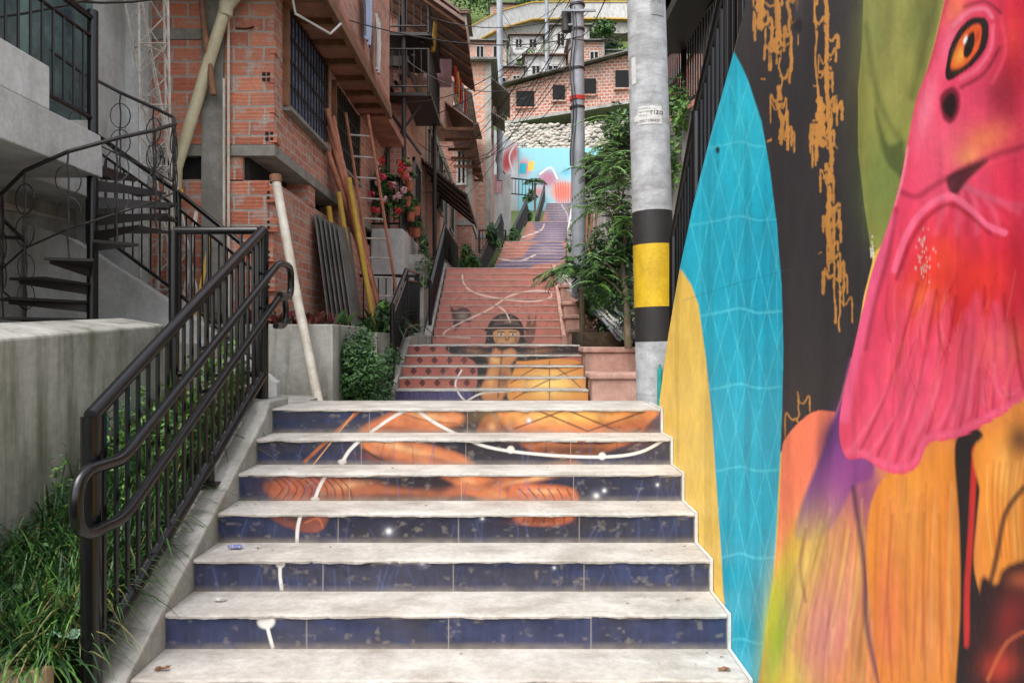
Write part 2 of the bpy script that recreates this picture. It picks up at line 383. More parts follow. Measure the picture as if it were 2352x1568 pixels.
        cv.blob(1120,902,16,8,(214,156,98),0,.7)
        cv.blob(1088,806,22,5,(160,110,80),6,.7); cv.blob(1240,806,30,5,(160,110,80),-6,.7)
        cv.fill([(1184,840),(1204,829),(1335,832),(1352,925),(1176,925)],(208,134,66),3)
        cv.blob(1262,882,60,32,(246,210,124),0,.95)
        cv.stroke([(1172,880),(1260,838),(1345,900)],3,(120,70,44),2,.85); cv.stroke([(1180,915),(1265,870),(1345,840)],3,(120,70,44),2,.85)
        cv.stroke([(1262,830),(1262,925)],3,(120,70,44),2,.8); cv.stroke([(1186,838),(1262,846),(1336,836)],4,(96,54,40),2,.8)
        if k==0:
            cv.blob(1000,905,70,24,(70,68,110),0,.6)
            for t in range(24): cv.stroke([(915+t*8,921),(912+t*8+random.uniform(-5,5),892)],2.5,(110,90,124),1.5,.6)
        cv.stroke([(1060,850),(1046,880),(1055,905),(1070,922)],4,(224,218,210),1.5)
        cv.stroke([(1070,922),(1110,902),(1175,898)],4,(224,218,210),1.5)
    elif flight==3:
        n=fbm(X*7+k*7+40,Z*6+40,4)
        cv.c[:]=np.array(lin((190,122,108)))*(0.78+0.4*n[:,None])
        if 2<=k<=7:
            for t in range(14):
                qx=1035+t*22+(k%2)*11; cv.fill([(qx-6,784-zb*F/yy),(qx,784-(zb+zt)/2*F/yy),(qx+6,784-zb*F/yy)],(160,94,84),1,.6,False)
        cv.fill([(1026,797),(1096,794),(1114,786),(1120,750),(1136,728),(1160,720),(1188,728),(1202,750),(1208,782),(1230,790),(1290,797)],(44,34,36),3)
        cv.fill([(1138,759),(1188,759),(1192,778),(1182,794),(1164,799),(1146,794),(1134,778)],(204,154,104),2.5)
        cv.fill([(1137,740),(1150,727),(1175,727),(1190,740),(1192,750),(1164,745),(1134,750)],(96,78,72),2)
        cv.stroke([(1116,758),(1140,750),(1188,750),(1212,758)],6,(30,26,30),2)
        cv.blob(1164,738,6,5,(150,130,110),0,.8,2)
        cv.stroke([(1143,763),(1158,762)],2.5,(60,40,36),1.5); cv.stroke([(1170,762),(1186,763)],2.5,(60,40,36),1.5)
        cv.blob(1151,768,6,3.2,(236,230,212),0,1,2); cv.blob(1178,768,6,3.2,(236,230,212),0,1,2)
        cv.blob(1151,768,2.8,3,(16,16,20),0,1,2); cv.blob(1178,768,2.8,3,(16,16,20),0,1,2)
        cv.stroke([(1160,774),(1164,782),(1170,774)],3,(140,90,60),2)
        cv.stroke([(1152,789),(1164,792),(1178,789)],3.5,(96,48,42),1.5); cv.blob(1186,782,6,11,(130,84,60),0,.8); cv.blob(1140,784,4,9,(150,100,70),0,.6)
        cv.fill([(1034,700),(1044,712),(1062,706),(1078,712),(1082,738),(1060,742),(1046,760),(1040,735)],(70,54,56),3)
        cv.blob(1062,725,12,9,(170,150,130),0,.8)
        cv.fill([(1214,722),(1222,745),(1232,722),(1226,780),(1206,785)],(90,66,58),3,.8)
        W=(236,212,200)
        cv.stroke([(1062,630),(1066,652),(1090,672),(1150,686),(1220,692),(1262,684),(1262,670),(1220,668),(1170,680),(1120,712),(1060,740),(1022,762),(1026,772),(1080,775)],3.4,W,1.5,.9)
        cv.stroke([(1140,700),(1160,715),(1172,740)],3,W,1.5)
    else:
        n=fbm(X*5+k*7+40,Z*6+k+40,4)
        cv.c[:]=np.array(lin((196,128,110)))*(0.8+0.4*n[:,None])
        if flight==4:
            cv.fill([(1130,625),(1150,600),(1200,590),(1225,560),(1290,555),(1290,600),(1240,606),(1200,620)],(114,108,140),6)
            cv.blob(1255,575,24,10,(168,158,176),0,.8)
            cv.stroke([(1140,592),(1190,600),(1230,585)],3,(240,224,214),1.5); cv.blob(1180,618,20,6,(84,80,112))
        elif flight==5:
            cv.fill([(1228,500),(1300,500),(1300,590),(1225,575),(1205,560),(1230,540)],(98,94,130),6)
            cv.blob(1270,540,22,14,(146,138,166),0,.8); cv.stroke([(1190,548),(1240,530),(1250,515)],3,(240,224,214),1.5)
            cv.blob(1200,515,14,10,(224,134,80),0,.7)
        else:
            cv.fill([(1252,455),(1330,455),(1330,545),(1225,545),(1236,510)],(72,72,104),5)
            cv.blob(1295,490,16,18,(112,108,138),0,.8); cv.blob(1245,500,10,18,(226,122,70),0,.8)
            cv.stroke([(1290,470),(1305,500),(1295,530)],3,(190,182,200),1.5)
    if flight<=2:
        for j in (-0.957,-0.296,0.367):
            a=np.clip(1-np.abs(X-j-(0.006*math.sin(k*3)))/0.0035,0,1)*0.8
            cv.c=cv.c*(1-a[:,None])+np.array(lin((172,162,148)))*a[:,None]
    e=np.clip(1-(Z-zb)/0.035,0,1)*(0.15+0.75*fbm(X*20+90,Z*20+k+90))
    e=np.maximum(e,np.clip((fbm(X*24+k+90,Z*30+90,3)-0.66)*6,0,1)*0.4)
    e=np.maximum(e,np.clip(1-(zt-.018-Z)/0.01,0,1)*np.clip((fbm(X*12+k+90,Z*2+90,3)-.45)*4,0,.8))
    cv.c=cv.c*(1-e[:,None])+np.array(lin((146,136,122)))*e[:,None]

def stairs(flight,n,y0,z0,R,T,xl,xr,last,k0=0,xl1=None,xr1=None,nu=220,nv=10,lip=0.03,treadm='tread',depth=1.0):
    e=grp('staircase'); mb=MB(); tr=MB()
    for i in range(n):
        k=i+k0; t=i/max(1,n-1)
        a=xl if xl1 is None else xl+(xl1-xl)*t; b=xr if xr1 is None else xr+(xr1-xr)*t
        y=y0+T*k; zb=z0+R*k; zt=zb+R
        yb=y+T-0.012 if i<n-1 else last
        mb.box(a,b,y,yb,zb-depth,zt-lip-0.002,'conc')
        S=110; vs=[];fs=[]
        rr=np.random.RandomState(k+100*flight+9)
        jy=np.convolve(rr.randn(S+9),np.ones(4)/4,'same')[4:4+S+1]*0.009; jz=np.convolve(rr.randn(S+9),np.ones(4)/4,'same')[4:4+S+1]*0.004
        for s in range(S+1):
            x=a+(b-a)*s/S; f=y-0.014+jy[s]
            vs+= [(x,y+0.002,zt-lip+jz[s]),(x,f,zt-lip+jz[s]),(x,f-0.001,zt-0.008),(x,f+0.008,zt+jz[s]*0.5),(x,y+T*0.5,zt+jz[s]*0.3),(x,yb+0.014,zt)]
            if s:
                q=(s-1)*6
                for m_ in range(5): fs.append((q+m_,q+m_+6,q+m_+7,q+m_+1))
        tr.add(vs,fs,treadm)
        XX,ZZ=np.meshgrid(np.linspace(a+0.004,b-0.004,nu),np.linspace(zb-0.002,zt-lip+.004,nv),indexing='ij')
        X=XX.ravel();Z=ZZ.ravel(); yy=y-0.006
        cv=Canvas(CX+X*F/yy,CY-Z*F/yy,(50,50,80)); paint_riser(cv,flight,k,X,Z,yy,zb,zt)
        gridmesh('painted_riser',np.stack([X,np.full_like(X,yy),Z],-1),nu,nv,cv.rgba(),M['tile'],e)
    mb.obj('body',e); tr.obj('treads',e)
    return e
stairs(1,9,3.05,-1.593,0.163,0.3,XL,XR,5.48,k0=-2,nu=760,nv=44,lip=.018)
stairs(2,5,9.7,-.80,0.15,0.3,-1.57,1.03,14.0,nu=420,nv=16,lip=.022)
stairs(3,11,14.0,-.05,0.163,0.3,-1.55,0.97,25.0,nu=400,nv=14,lip=.018,treadm='tread_p')
stairs(4,14,25.0,1.743,0.163,0.3,-.95,1.75,34.0,xl1=-.3,xr1=2.2,nu=120,nv=5,lip=.03,treadm='tread_p',depth=1.8)
stairs(5,14,34.0,4.025,0.163,0.3,.1,2.4,44.0,xl1=.8,xr1=3.0,nu=90,nv=4,lip=.03,treadm='tread_p',depth=1.8)
stairs(6,20,44.0,6.307,0.163,0.3,1.6,3.5,54.0,xl1=2.4,xr1=4.1,nu=70,nv=4,lip=.03,treadm='tread_p',depth=1.8)

mb=MB(); mb.box(-6,5,5.49,9.69,-1.3,-.80,'conc'); mb.obj('footpath')
mb=MB()
mb.prismx([(2.4,-2.6),(2.4,-1.76),(3.35,-1.235),(4.72,-.49),(4.80,-.40),(5.2,-.40),(5.2,-2.6)],-1.82,-1.617,'conc')
mb.obj('stair_stringer',bevel=.012)
mb=MB(); mb.prismx([(9.4,-1.2),(9.4,-.75),(9.7,-.6),(11.2,.08),(14.0,.12),(17.3,1.9),(25,1.92),(25,-1)],-1.72,-1.575,'conc'); mb.obj('stair_stringer',bevel=.01)
mb=MB(); mb.prismx([(14.0,-1.2),(14.0,.12),(17.3,1.85),(25,1.87),(25,-1)],0.975,1.05,'pink'); mb.obj('stair_stringer')
mb=MB()
for k in range(-2,7):
    y=3.05+.3*k; zt=-1.593+.163*(k+1); mb.box(1.002,1.0165,y-.02,y+.279 if k<6 else 5.3,zt-.5,zt+.006,'white')
mb.obj('painted_skirting')

# ------------------------------------------------------------------ right mural wall
WX=1.02
top_pts=[(0.3,3.4),(1.0,3.2),(1.5,2.85),(2.5,2.02),(3.12,1.48),(3.307,1.33),(3.627,1.108),(4.065,.749),(4.38,.435),(4.70,.02),(4.965,-.41)]
tY=np.array([p[0] for p in top_pts]); tZ=np.array([p[1] for p in top_pts])
e=grp('mural_wall')
mb=MB(); mb.prismx([(4.965,-2.4),(0.3,-2.4)]+top_pts,WX+.006,WX+.24,'conc'); mb.obj('wall_core',e)
nu,nv=800,760
us=np.sort(np.concatenate([np.linspace(.3,1.3,30),1/np.linspace(1/4.965,1/1.32,nu-30)]))
UY=np.repeat(us[:,None],nv,1); tt=np.linspace(0,1,nv)[None,:]
top=np.interp(us,tY,tZ)[:,None]
UZ=-1.9+(top+1.9)*tt
Yf=UY.ravel(); Zf=UZ.ravel()
cv=Canvas(CX+WX*F/Yf,CY-Zf*F/Yf,(238,196,88)); x,y=cv.x,cv.y
cv.blob(1600,1000,60,250,(244,208,106),0,.6)
cv.fill([(1685,120),(1700,60),(1715,-60),(1800,-400),(2100,-400),(2000,0),(1985,100),(1972,200),(1972,350),(1990,480),(2005,600),(1985,680),(1965,800),(1950,900),(1920,960),(1850,1000),(1790,1040),(1780,900),(1770,700),(1760,500),(1740,300)],(46,43,46),2,1,False)
r=random.Random(5)
GD=(196,134,64)
def drip(x0,y0,y1,w,n):
    pts=[(x0+r.uniform(-4,4)+ (yy-y0)*0.03, yy) for yy in np.linspace(y0,y1,8)]
    cv.stroke(pts,w,GD,2,.95,True,.7)
    for i in range(n):
        yy=r.uniform(y0,y1); xx=x0+(yy-y0)*.03; d=r.choice((-1,1))*r.uniform(10,30)
        cv.stroke([(xx,yy),(xx+d*.5,yy+r.uniform(4,14)),(xx+d,yy-r.uniform(2,12)),(xx+d*1.05,yy+r.uniform(15,60))],r.uniform(3,7),GD,2,.9,True,.8)
drip(1782,-20,120,12,6); drip(1745,-10,60,20,5); drip(1812,-20,170,7,5); drip(1790,200,330,10,7); drip(1870,-20,330,5,4); drip(1895,-20,420,9,8)
drip(1885,230,330,16,8); drip(1900,380,600,11,9); drip(1915,560,740,5,5); drip(1790,40,240,4,2); drip(1925,600,760,4,3); drip(1832,900,990,3,2)
for q in range(40):
    a,b=r.choice(((1785,100),(1800,260),(1895,280),(1905,450),(1900,120))); a+=r.gauss(0,22); b+=r.gauss(0,60); cv.stroke([(a,b),(a+r.uniform(-16,16),b+r.uniform(-4,6))],r.uniform(2,6),(46,43,46) if r.random()<.7 else GD,1.5,.9,True,.8)
cv.stroke([(1836,0),(1836,70)],20,(60,57,58),6,.8); cv.blob(1834,60,11,20,(24,22,22),0,1,2)
TE=[(1685,118),(1705,155),(1722,195),(1750,280),(1770,400),(1785,520),(1795,650),(1799,800),(1796,950),(1792,1050),(1787,1130),(1782,1250),(1776,1330),(1762,1420),(1745,1580),(1735,1800),(1690,1800),(1680,1500),(1662,1365),(1655,1250),(1645,1100),(1635,950),(1622,830),(1604,700),(1588,655),(1566,622),(1540,600),(1540,300),(1660,60)]
cv.fill(TE,(14,176,204),2.5,1,False)
def inpoly(pts):
    pts=np.array(pts,float); ins=np.zeros(len(x),bool)
    for i in range(len(pts)):
        a=pts[i]; b=pts[(i+1)%len(pts)]
        if a[1]==b[1]: continue
        ins^=((a[1]>y)!=(b[1]>y))&(x<(b[0]-a[0])*(y-a[1])/(b[1]-a[1])+a[0])
    return ins
inT=inpoly(TE); save=cv.c.copy()
cv.blob(1740,650,60,160,(0,152,184),0,.7); cv.blob(1700,300,50,120,(40,192,212),0,.6); cv.blob(1730,1400,60,120,(10,160,180),0,.5)
LC=(84,208,226)
for yy in (330,500,712,885,1075,1275,1470):
    cv.stroke([(1570,yy+20),(1650,yy+6),(1700,yy-4),(1740,yy+6),(1800,yy+2)],4 if yy<700 else 6,LC,2,.65,True,.7)
rows=[180,330,500,712,885,1075,1275,1470,1640]
for i in range(len(rows)-1):
    for j in range(-1,7):
        xa=1585+j*44+r.uniform(-5,5)
        cv.stroke([(xa,rows[i]+r.uniform(-6,6)),(xa+44,rows[i+1])],2.6,LC,1.6,.5,True,.6); cv.stroke([(xa+44,rows[i]),(xa+r.uniform(-5,5),rows[i+1])],2.6,LC,1.6,.5,True,.6)
        if j%2==0: cv.stroke([(xa+22,rows[i]),(xa+22,rows[i+1])],2.2,LC,1.5,.4)
cv.c=np.where(inT[:,None],cv.c,save)
cv.blob(1648,345,5,9,(20,40,44),0,1,3); cv.blob(1649,375,3,20,(12,120,140),0,.7)
cv.fill([(1895,943),(1868,946),(1840,965),(1812,995),(1797,1025),(1793,1100),(1788,1200),(1780,1320),(1800,1330),(1850,1200),(1900,1060),(1930,960)],(250,126,90),2)
# olive field
cv.fill([(1985,-80),(1980,100),(1971,200),(1971,350),(1985,470),(2003,585),(2030,560),(2080,400),(2120,200),(2190,-80)],(144,144,70),3,1,False)
cv.blob(2060,120,70,150,(152,148,80),10,.9); cv.blob(2030,420,50,110,(108,128,64),0,.8); cv.blob(2110,60,50,90,(118,124,64),0,.7); cv.blob(2005,60,30,90,(150,158,92),0,.5)
cv.stroke([(1990,60),(2005,170),(2030,260),(2075,330)],12,(100,106,52),14,.7)
cv.fill([(2010,250),(2040,330),(2075,330),(2080,420),(2060,400),(2030,360)],(52,70,34),12,.7)
cv.stroke([(2150,0),(2120,120),(2095,220)],20,(86,90,40),18,.6)
# body feathers
cv.fill([(1955,820),(1930,920),(1890,1030),(1835,1170),(1795,1280),(1765,1420),(1740,1580),(1720,1800),(3200,1800),(3200,800)],(232,138,58),2,1,False)
cv.fill([(1955,820),(1930,920),(1890,1030),(1840,1160),(1830,1240),(1900,1220),(1960,1120),(2010,1080),(1960,900)],(120,54,130),10)
cv.blob(1925,1130,40,110,(168,72,150),18,.8); cv.blob(1905,1000,22,60,(74,34,94),18,.9)
cv.blob(1990,1130,40,70,(150,60,134),0,.8); cv.blob(2010,1200,26,160,(150,76,116),0,.5)
cv.blob(1850,1290,56,110,(246,206,76),20,.95); cv.blob(1830,1400,50,120,(230,184,96),10,.8)
cv.blob(1785,1480,30,160,(150,182,26),10,.95); cv.blob(1775,1400,16,90,(190,204,40),10,.8); cv.blob(1830,1560,50,60,(228,214,60),0,.8)
cv.blob(1900,1450,56,150,(236,146,140),10,.9); cv.blob(1940,1330,36,90,(236,164,108),0,.7); cv.blob(1950,1560,60,60,(238,154,90),0,.7)
for i in range(34):
    xx=1800+i*6.2; t=(i/34)
    cv.stroke([(xx+70-60*t,1170+r.uniform(-30,60)),(xx+20,1330),(xx-10*(1-t),1480+r.uniform(-60,100))],r.uniform(2,6),r.choice([(250,222,130),(150,90,110),(120,90,40),(240,170,150),(190,70,130)]),7,.3)
cv.stroke([(1850,1215),(1838,1300),(1850,1380)],6,(120,72,40),8,.6)
cv.stroke([(1960,1120),(1986,1300),(1994,1450),(2030,1600)],12,(76,38,74),10,.8)
cv.fill([(2000,1160),(2040,1090),(2120,1060),(2200,1050),(2210,1200),(2200,1400),(2200,1600),(2040,1600),(2010,1450),(1990,1300)],(232,138,46),5)
cv.blob(2090,1200,50,110,(240,160,66),0,.8); cv.blob(2130,1460,40,120,(236,150,88),0,.6); cv.blob(2040,1420,26,120,(232,112,68),0,.7)
for i in range(26):
    xx=2008+i*7.4; cv.stroke([(xx+8,1110+r.uniform(-20,60)),(xx+r.uniform(-8,8),1300),(xx+r.uniform(-16,6),1480+r.uniform(0,90))],r.uniform(2,7),r.choice([(246,184,108),(190,86,38),(222,110,60),(232,124,104),(210,104,44)]),6,.38)
for i in range(4): cv.stroke([(2050+i*36,1180),(2040+i*40,1350),(2050+i*38,1560)],5,(150,64,34),8,.45)
cv.fill([(2196,1010),(2260,1000),(2246,1180),(2238,1300),(2262,1420),(2235,1520),(2240,1620),(2196,1620),(2206,1400),(2204,1200)],(26,18,20),6)
cv.stroke([(2240,1030),(2232,1200),(2222,1350),(2222,1480)],13,(206,42,38),6)
cv.fill([(2262,1000),(2600,960),(2600,1240),(2400,1290),(2320,1300),(2290,1350),(2262,1300),(2256,1150)],(234,142,50),8)
cv.blob(2310,1080,26,70,(248,178,88),0,.8); cv.blob(2345,1010,30,40,(60,40,36),0,.8)
for i in range(8): cv.stroke([(2270+i*14,1040+r.uniform(0,30)),(2268+i*12,1160),(2280+i*11,1280)],r.uniform(2,6),r.choice([(250,196,114),(180,84,38)]),5,.4)
cv.stroke([(2352,1120),(2310,1180),(2290,1280),(2270,1360)],12,(60,30,28),8,.85)
cv.fill([(2250,1350),(2290,1340),(2340,1290),(2620,1260),(2620,1700),(2240,1700)],(38,16,18),12)
cv.blob(2325,1420,36,70,(140,34,34),20,.85); cv.blob(2300,1530,40,36,(200,60,44),-30,.85); cv.blob(2345,1330,26,20,(196,98,58),0,.7); cv.stroke([(2270,1560),(2310,1480),(2352,1450)],8,(214,104,62),6,.7)
# head
HEAD=[(2215,-300),(2180,-60),(2170,0),(2152,80),(2130,160),(2105,230),(2085,330),(2068,420),(2040,520),(2005,620),(1980,720),(1955,830),(1935,920),(1928,1000),(1946,1052),(1985,1052),(2030,1080),(2072,1088),(2108,1070),(2135,1018),(2200,1006),(2300,955),(2400,900),(2900,760),(3300,-300)]
cv.fill(HEAD,(230,66,100),3)
inH=inpoly(smooth_pts(HEAD,True)); save=cv.c.copy()
cv.blob(2230,730,110,200,(214,30,38),8,1,1.6); cv.blob(2130,640,66,120,(226,44,42),12,.95); cv.blob(2330,640,60,220,(206,28,50),0,.95)
cv.blob(2120,690,44,46,(242,100,54),0,.85); cv.blob(2170,590,36,54,(240,74,48),-20,.7); cv.blob(2290,800,54,46,(242,118,74),-20,.8); cv.blob(2260,640,60,50,(236,56,44),0,.7)
cv.blob(2330,160,50,150,(180,20,48),0,.95); cv.blob(2345,20,60,70,(200,22,54),0,.95); cv.blob(2300,220,40,70,(112,16,34),0,.65); cv.blob(2330,80,20,60,(230,64,56),0,.6)
cv.blob(2180,340,60,80,(240,98,124),0,.8); cv.blob(2140,420,40,50,(238,84,116),0,.8)
cv.blob(2262,320,56,34,(230,116,80),-20,.95); cv.blob(2225,360,30,20,(240,148,92),-20,.8); cv.blob(2128,250,20,80,(242,120,146),12,.9)
cv.blob(2330,420,50,60,(226,48,82),0,.9); cv.blob(2195,20,24,40,(240,134,62),20,.6); cv.blob(2180,100,18,60,(240,110,142),15,.7)
for i in range(11):
    ex=2150+i*24; ey=560-abs(i-4)*6
    cv.stroke([(2205,405+i*2),(2180+i*15,450+i*2),(ex,ey-i*6)],9,(240,110,140) if i%2==0 else (150,18,44),12,.4)
cv.stroke([(2070,440),(2105,452),(2150,425),(2200,395),(2250,370),(2300,352),(2360,335)],10,(130,18,48),14,.75)
cv.fill([(2176,408),(2210,388),(2248,372),(2270,368),(2250,390),(2222,416),(2196,450),(2182,440)],(46,14,24),9,.9)
cv.stroke([(2055,620),(2080,545),(2115,490),(2160,455),(2190,452),(2230,480),(2265,515),(2310,535)],15,(244,104,138),4,.95)
cv.stroke([(2062,640),(2090,560),(2125,505),(2165,474),(2195,472),(2235,500),(2275,535)],9,(150,14,34),9,.75)
cv.stroke([(2045,500),(2020,590),(1998,680),(1975,780),(1950,880),(1940,960)],26,(240,94,138),12,.85)
cv.stroke([(2060,480),(2040,590),(2010,700),(1990,800)],8,(116,26,48),10,.6)
cv.stroke([(2085,340),(2070,420),(2055,470)],8,(248,136,160),6,.8)
n=11
for i in range(n):
    bx=1958+i*38; by=(1046,1062,1086,1076,1010,1004,996,972,950,930,915)[i]
    tx=2085+i*22; ty=620+((i*53)%90)
    cv.fill([(tx-6,ty+60),(tx+16,ty+60),((tx+bx)/2+22,(ty+by)/2+60),(bx+24,by-6),(bx+4,by+4),(bx-12,by-6),((tx+bx)/2-18,(ty+by)/2+60)],(240,82,116),18,.55)
    cv.stroke([(tx+2,ty+190),((tx+bx)/2-2,(ty+by)/2+100),(bx+2,by-20)],6,(248,124,154),9,.42)
    cv.stroke([(tx+24,ty+30),((tx+bx)/2+24,(ty+by)/2+50),(bx+20,by-14)],7,(150,12,34),8,.65)
for i in range(46):
    a=2040+r.uniform(0,300); b=620+r.uniform(0,240); cv.stroke([(a,b),(a-12+r.uniform(-10,12),b+60),(a-30+i*.8,b+130)],r.uniform(2,4),r.choice([(244,110,90),(240,80,56),(150,12,28),(170,16,34),(236,110,120)]),5,.35)
cv.stroke([(1946,1036),(1985,1040),(2030,1066),(2072,1072),(2104,1054),(2130,1006),(2200,992),(2300,941),(2360,911)],14,(242,98,136),12,.7)
cv.fill([(2160,226),(2174,206),(2192,200),(2206,222),(2202,262),(2184,284),(2166,268)],(120,24,48),8); cv.fill([(2166,240),(2180,216),(2194,218),(2198,246),(2188,270),(2174,264)],(30,10,16),7)
cv.stroke([(2130,165),(2150,80),(2175,0)],10,(170,50,60),8,.5)
cv.fill([(2172,168),(2182,120),(2200,78),(2228,46),(2262,44),(2272,62),(2266,108),(2240,146),(2205,172),(2180,186)],(26,14,16),3)
cv.fill([(2184,156),(2194,118),(2210,82),(2236,58),(2254,60),(2254,90),(2244,120),(2220,148),(2198,160)],(224,88,34),3)
cv.blob(2206,128,12,22,(246,166,64),20,.9); cv.blob(2246,84,6,16,(170,46,24),20,.8); cv.fill([(2214,124),(2220,92),(2236,72),(2240,96),(2232,122),(2220,134)],(16,10,12),3); cv.blob(2218,92,4,10,(244,242,236),20,1,2)
cv.stroke([(2184,156),(2198,160),(2222,148),(2246,120)],4,(90,24,20),4,.7)
cv.stroke([(2176,172),(2184,116),(2204,74),(2232,46),(2262,44)],7,(20,10,12),3)
cv.stroke([(2190,60),(2225,28),(2262,20),(2280,40)],9,(242,124,152),6,.85); cv.stroke([(2208,182),(2248,156),(2276,112),(2282,60)],8,(242,108,136),7,.75)
cv.stroke([(2210,200),(2262,168),(2296,110)],7,(90,10,28),8,.8); cv.stroke([(2215,16),(2262,4),(2300,30)],6,(90,10,28),6,.7); cv.stroke([(2300,40),(2310,120),(2280,190)],8,(236,80,100),8,.5)
cv.c=np.where(inH[:,None],cv.c,save)
for i in range(40):
    a=r.gauss(2128,12); b=r.gauss(590,26); cv.blob(a,b,r.uniform(1.2,3),r.uniform(1.5,5),(214,176,168),0,.85,2)
for i in range(12): cv.blob(r.gauss(2003,4),r.gauss(572,12),2.2,3,(236,228,214),0,.9,2)
cv.stroke([(1800,622),(1950,590),(2000,570)],2,(70,66,66),2,.5,False); cv.stroke([(1570,690),(1700,648),(1800,622)],2,(8,120,140),2,.5,False)
st=fbm(x*.05+50,y*.008+50,4); cv.c*= (0.76+0.32*st)[:,None]
st=fbm(Yf*26+90,Zf*26+90,4); cv.c*= (0.88+0.22*st)[:,None]
# rain streaks and grime low on the wall
gr=np.clip((fbm(Yf*9+90,Zf*.8+90,4)-.55)*3,0,.28)[:,None]; cv.c=cv.c*(1-gr*.6)
gridmesh('mural_face',np.stack([np.full_like(Yf,WX)+ (fbm(Yf*2+40,Zf*2+40,3)-.5)*.005,Yf,Zf],-1),nu,nv,cv.rgba(),M['mural'],e)

# ------------------------------------------------------------------ railings
def lerp(a,b,t): return tuple(a[i]+(b[i]-a[i])*t for i in range(3))
def railing(pts,h=1.0,sp=.12,rt=.025,rb=.009,rp=.03,gap=.1,name='metal_railing',mid=False,parts=None,m='black'):
    mb=parts or MB()
    up=lambda p,d:(p[0],p[1],p[2]+d)
    for i in range(len(pts)-1):
        a,b=pts[i],pts[i+1]
        L=math.dist(a,b); n=max(1,int(round(L/sp)))
        mb.tube([up(a,h),up(b,h)],rt,m,10); mb.tube([up(a,gap),up(b,gap)],rt*.8,m,8)
        if mid: mb.tube([up(a,h-.16),up(b,h-.16)],rt*.6,m,6)
        for k in range(1,n):
            p=lerp(a,b,k/n); mb.tube([up(p,gap),up(p,h-(.16 if mid else 0))],rb,m,6)
    for p in pts: mb.tube([up(p,-.05),up(p,h+.0)],rp,m,10)
    if parts is None: return mb.obj(name,smooth=True,uv=False)
e=grp('metal_railing')
mb=MB()
a=(-1.745,2.98,-1.46); b=(-1.745,5.03,-.37)
railing([a,b],1.15,.105,.032,.012,.040,.14,mid=False,parts=mb)
mb.tube([(a[0],a[1],a[2]+.14),(b[0],b[1],b[2]+.14)],.036,'black',10)
p=lerp(a,b,.56); mb.tube([(p[0],p[1],p[2]-.1),(p[0],p[1],p[2]+.2)],.036,'black',8); mb.box(p[0]-.07,p[0]+.07,p[1]-.07,p[1]+.07,p[2]+.03,p[2]+.045,'blackmatte')
mb.tube([(a[0],a[1],a[2]-.5),a],.040,'black',10)
mb.obj('balusters',e,smooth=True,uv=False)
mb=MB()
def arc(p0,c,p1,n=6):
    return [tuple((1-t)**2*p0[i]+2*t*(1-t)*c[i]+t*t*p1[i] for i in range(3)) for t in np.linspace(0,1,n)]
hx=-1.655
path=[(hx,5.08,.30)]+arc((hx,3.14,-.71),(hx,3.06,-.755),(hx,2.98,-.755))+arc((hx,2.86,-.755),(hx,2.74,-.755),(hx,2.73,-.66))+arc((hx,2.73,-.60),(hx,2.74,-.50),(hx,2.84,-.50))+arc((hx,2.98,-.50),(hx,3.06,-.50),(hx,3.14,-.455))+arc((hx,5.02,.515),(hx,5.10,.56),(hx,5.20,.56))+arc((hx,5.28,.56),(hx,5.38,.56),(hx,5.38,.47))+arc((hx,5.38,.42),(hx,5.38,.33),(hx,5.28,.33))+[(hx,5.12,.33)]
mb.tube(path,.025,'black',12)
mb.tube([(hx,5.06,.29)]+arc((hx,5.14,.31),(hx,5.24,.33),(hx,5.26,.24))+arc((hx,5.26,.18),(hx,5.25,.11),(hx,5.14,.11))+[(hx,5.03,.11)],.022,'black',10)
for t in (.04,.5,.97):
    q=lerp(a,b,t)
    for dz in (.90,.66): mb.tube([(q[0],q[1],q[2]+dz-.03),(hx,q[1],q[2]+dz)],.01,'black',6)
mb.obj('handrails',e,smooth=True,uv=False)
railing([(-2.38,5.06,-.37),(-1.79,5.06,-.37)],1.15,.11,.028,.011,.036,.14)
railing([(-4.3,7.3,1.05),(-3.25,7.0,.35),(-2.3,6.6,-.35)],1.1,.13,.024,.009,.03,.12,mid=True)
railing([(-1.65,9.9,-.5),(-1.65,11.2,.12),(-1.65,12.6,.2)],1.0,.12,.03,.011,.035,.1,mid=True)
railing([(-3.4,12.6,.2),(-1.68,12.6,.2)],.95,.13,.028,.011,.034,.1)
railing([(-1.64,14.4,.25),(-1.64,17.5,1.9)],.95,.13,.03,.011,.035,.1,mid=True)
railing([(-1.64,17.5,1.9),(-1.64,21.5,1.9)],.95,.14,.028,.012,.035,.1)
railing([(-1.35,24.0,1.75),(-1.15,25.2,1.9),(-.45,29.4,4.15),(-.4,31.5,4.15)],1.05,.16,.04,.014,.045,.1,mid=True)
railing([(-1.5,33.0,4.1),(-.3,33.0,4.1)],1.0,.16,.035,.014,.045,.1)
railing([(0.0,33.6,4.1),(.75,38.4,6.4),(.9,41,6.4)],1.15,.18,.045,.016,.05,.1,mid=True)
railing([(1.45,43.6,6.4),(2.25,50,9.7),(2.25,53,9.7)],1.15,.2,.05,.018,.055,.1,mid=True)
railing([(-.6,42,8.6),(1.2,42,8.4)],1.0,.2,.045,.018,.05,.1)
railing([(1.13,5.0,-.25),(1.13,4.38,.42),(1.13,3.307,1.33),(1.13,2.3,2.2)],.98,.11,.03,.013,.036,.08)
railing([(2.2,10.8,3.2),(2.2,9.2,2.95),(2.2,7.2,2.65)],.95,.12,.028,.011,.034,.08)
railing([(2.0,11.2,2.62),(2.0,14,3.0),(2.0,17,3.4),(2.0,21,4.6)],.95,.13,.03,.012,.035,.08)

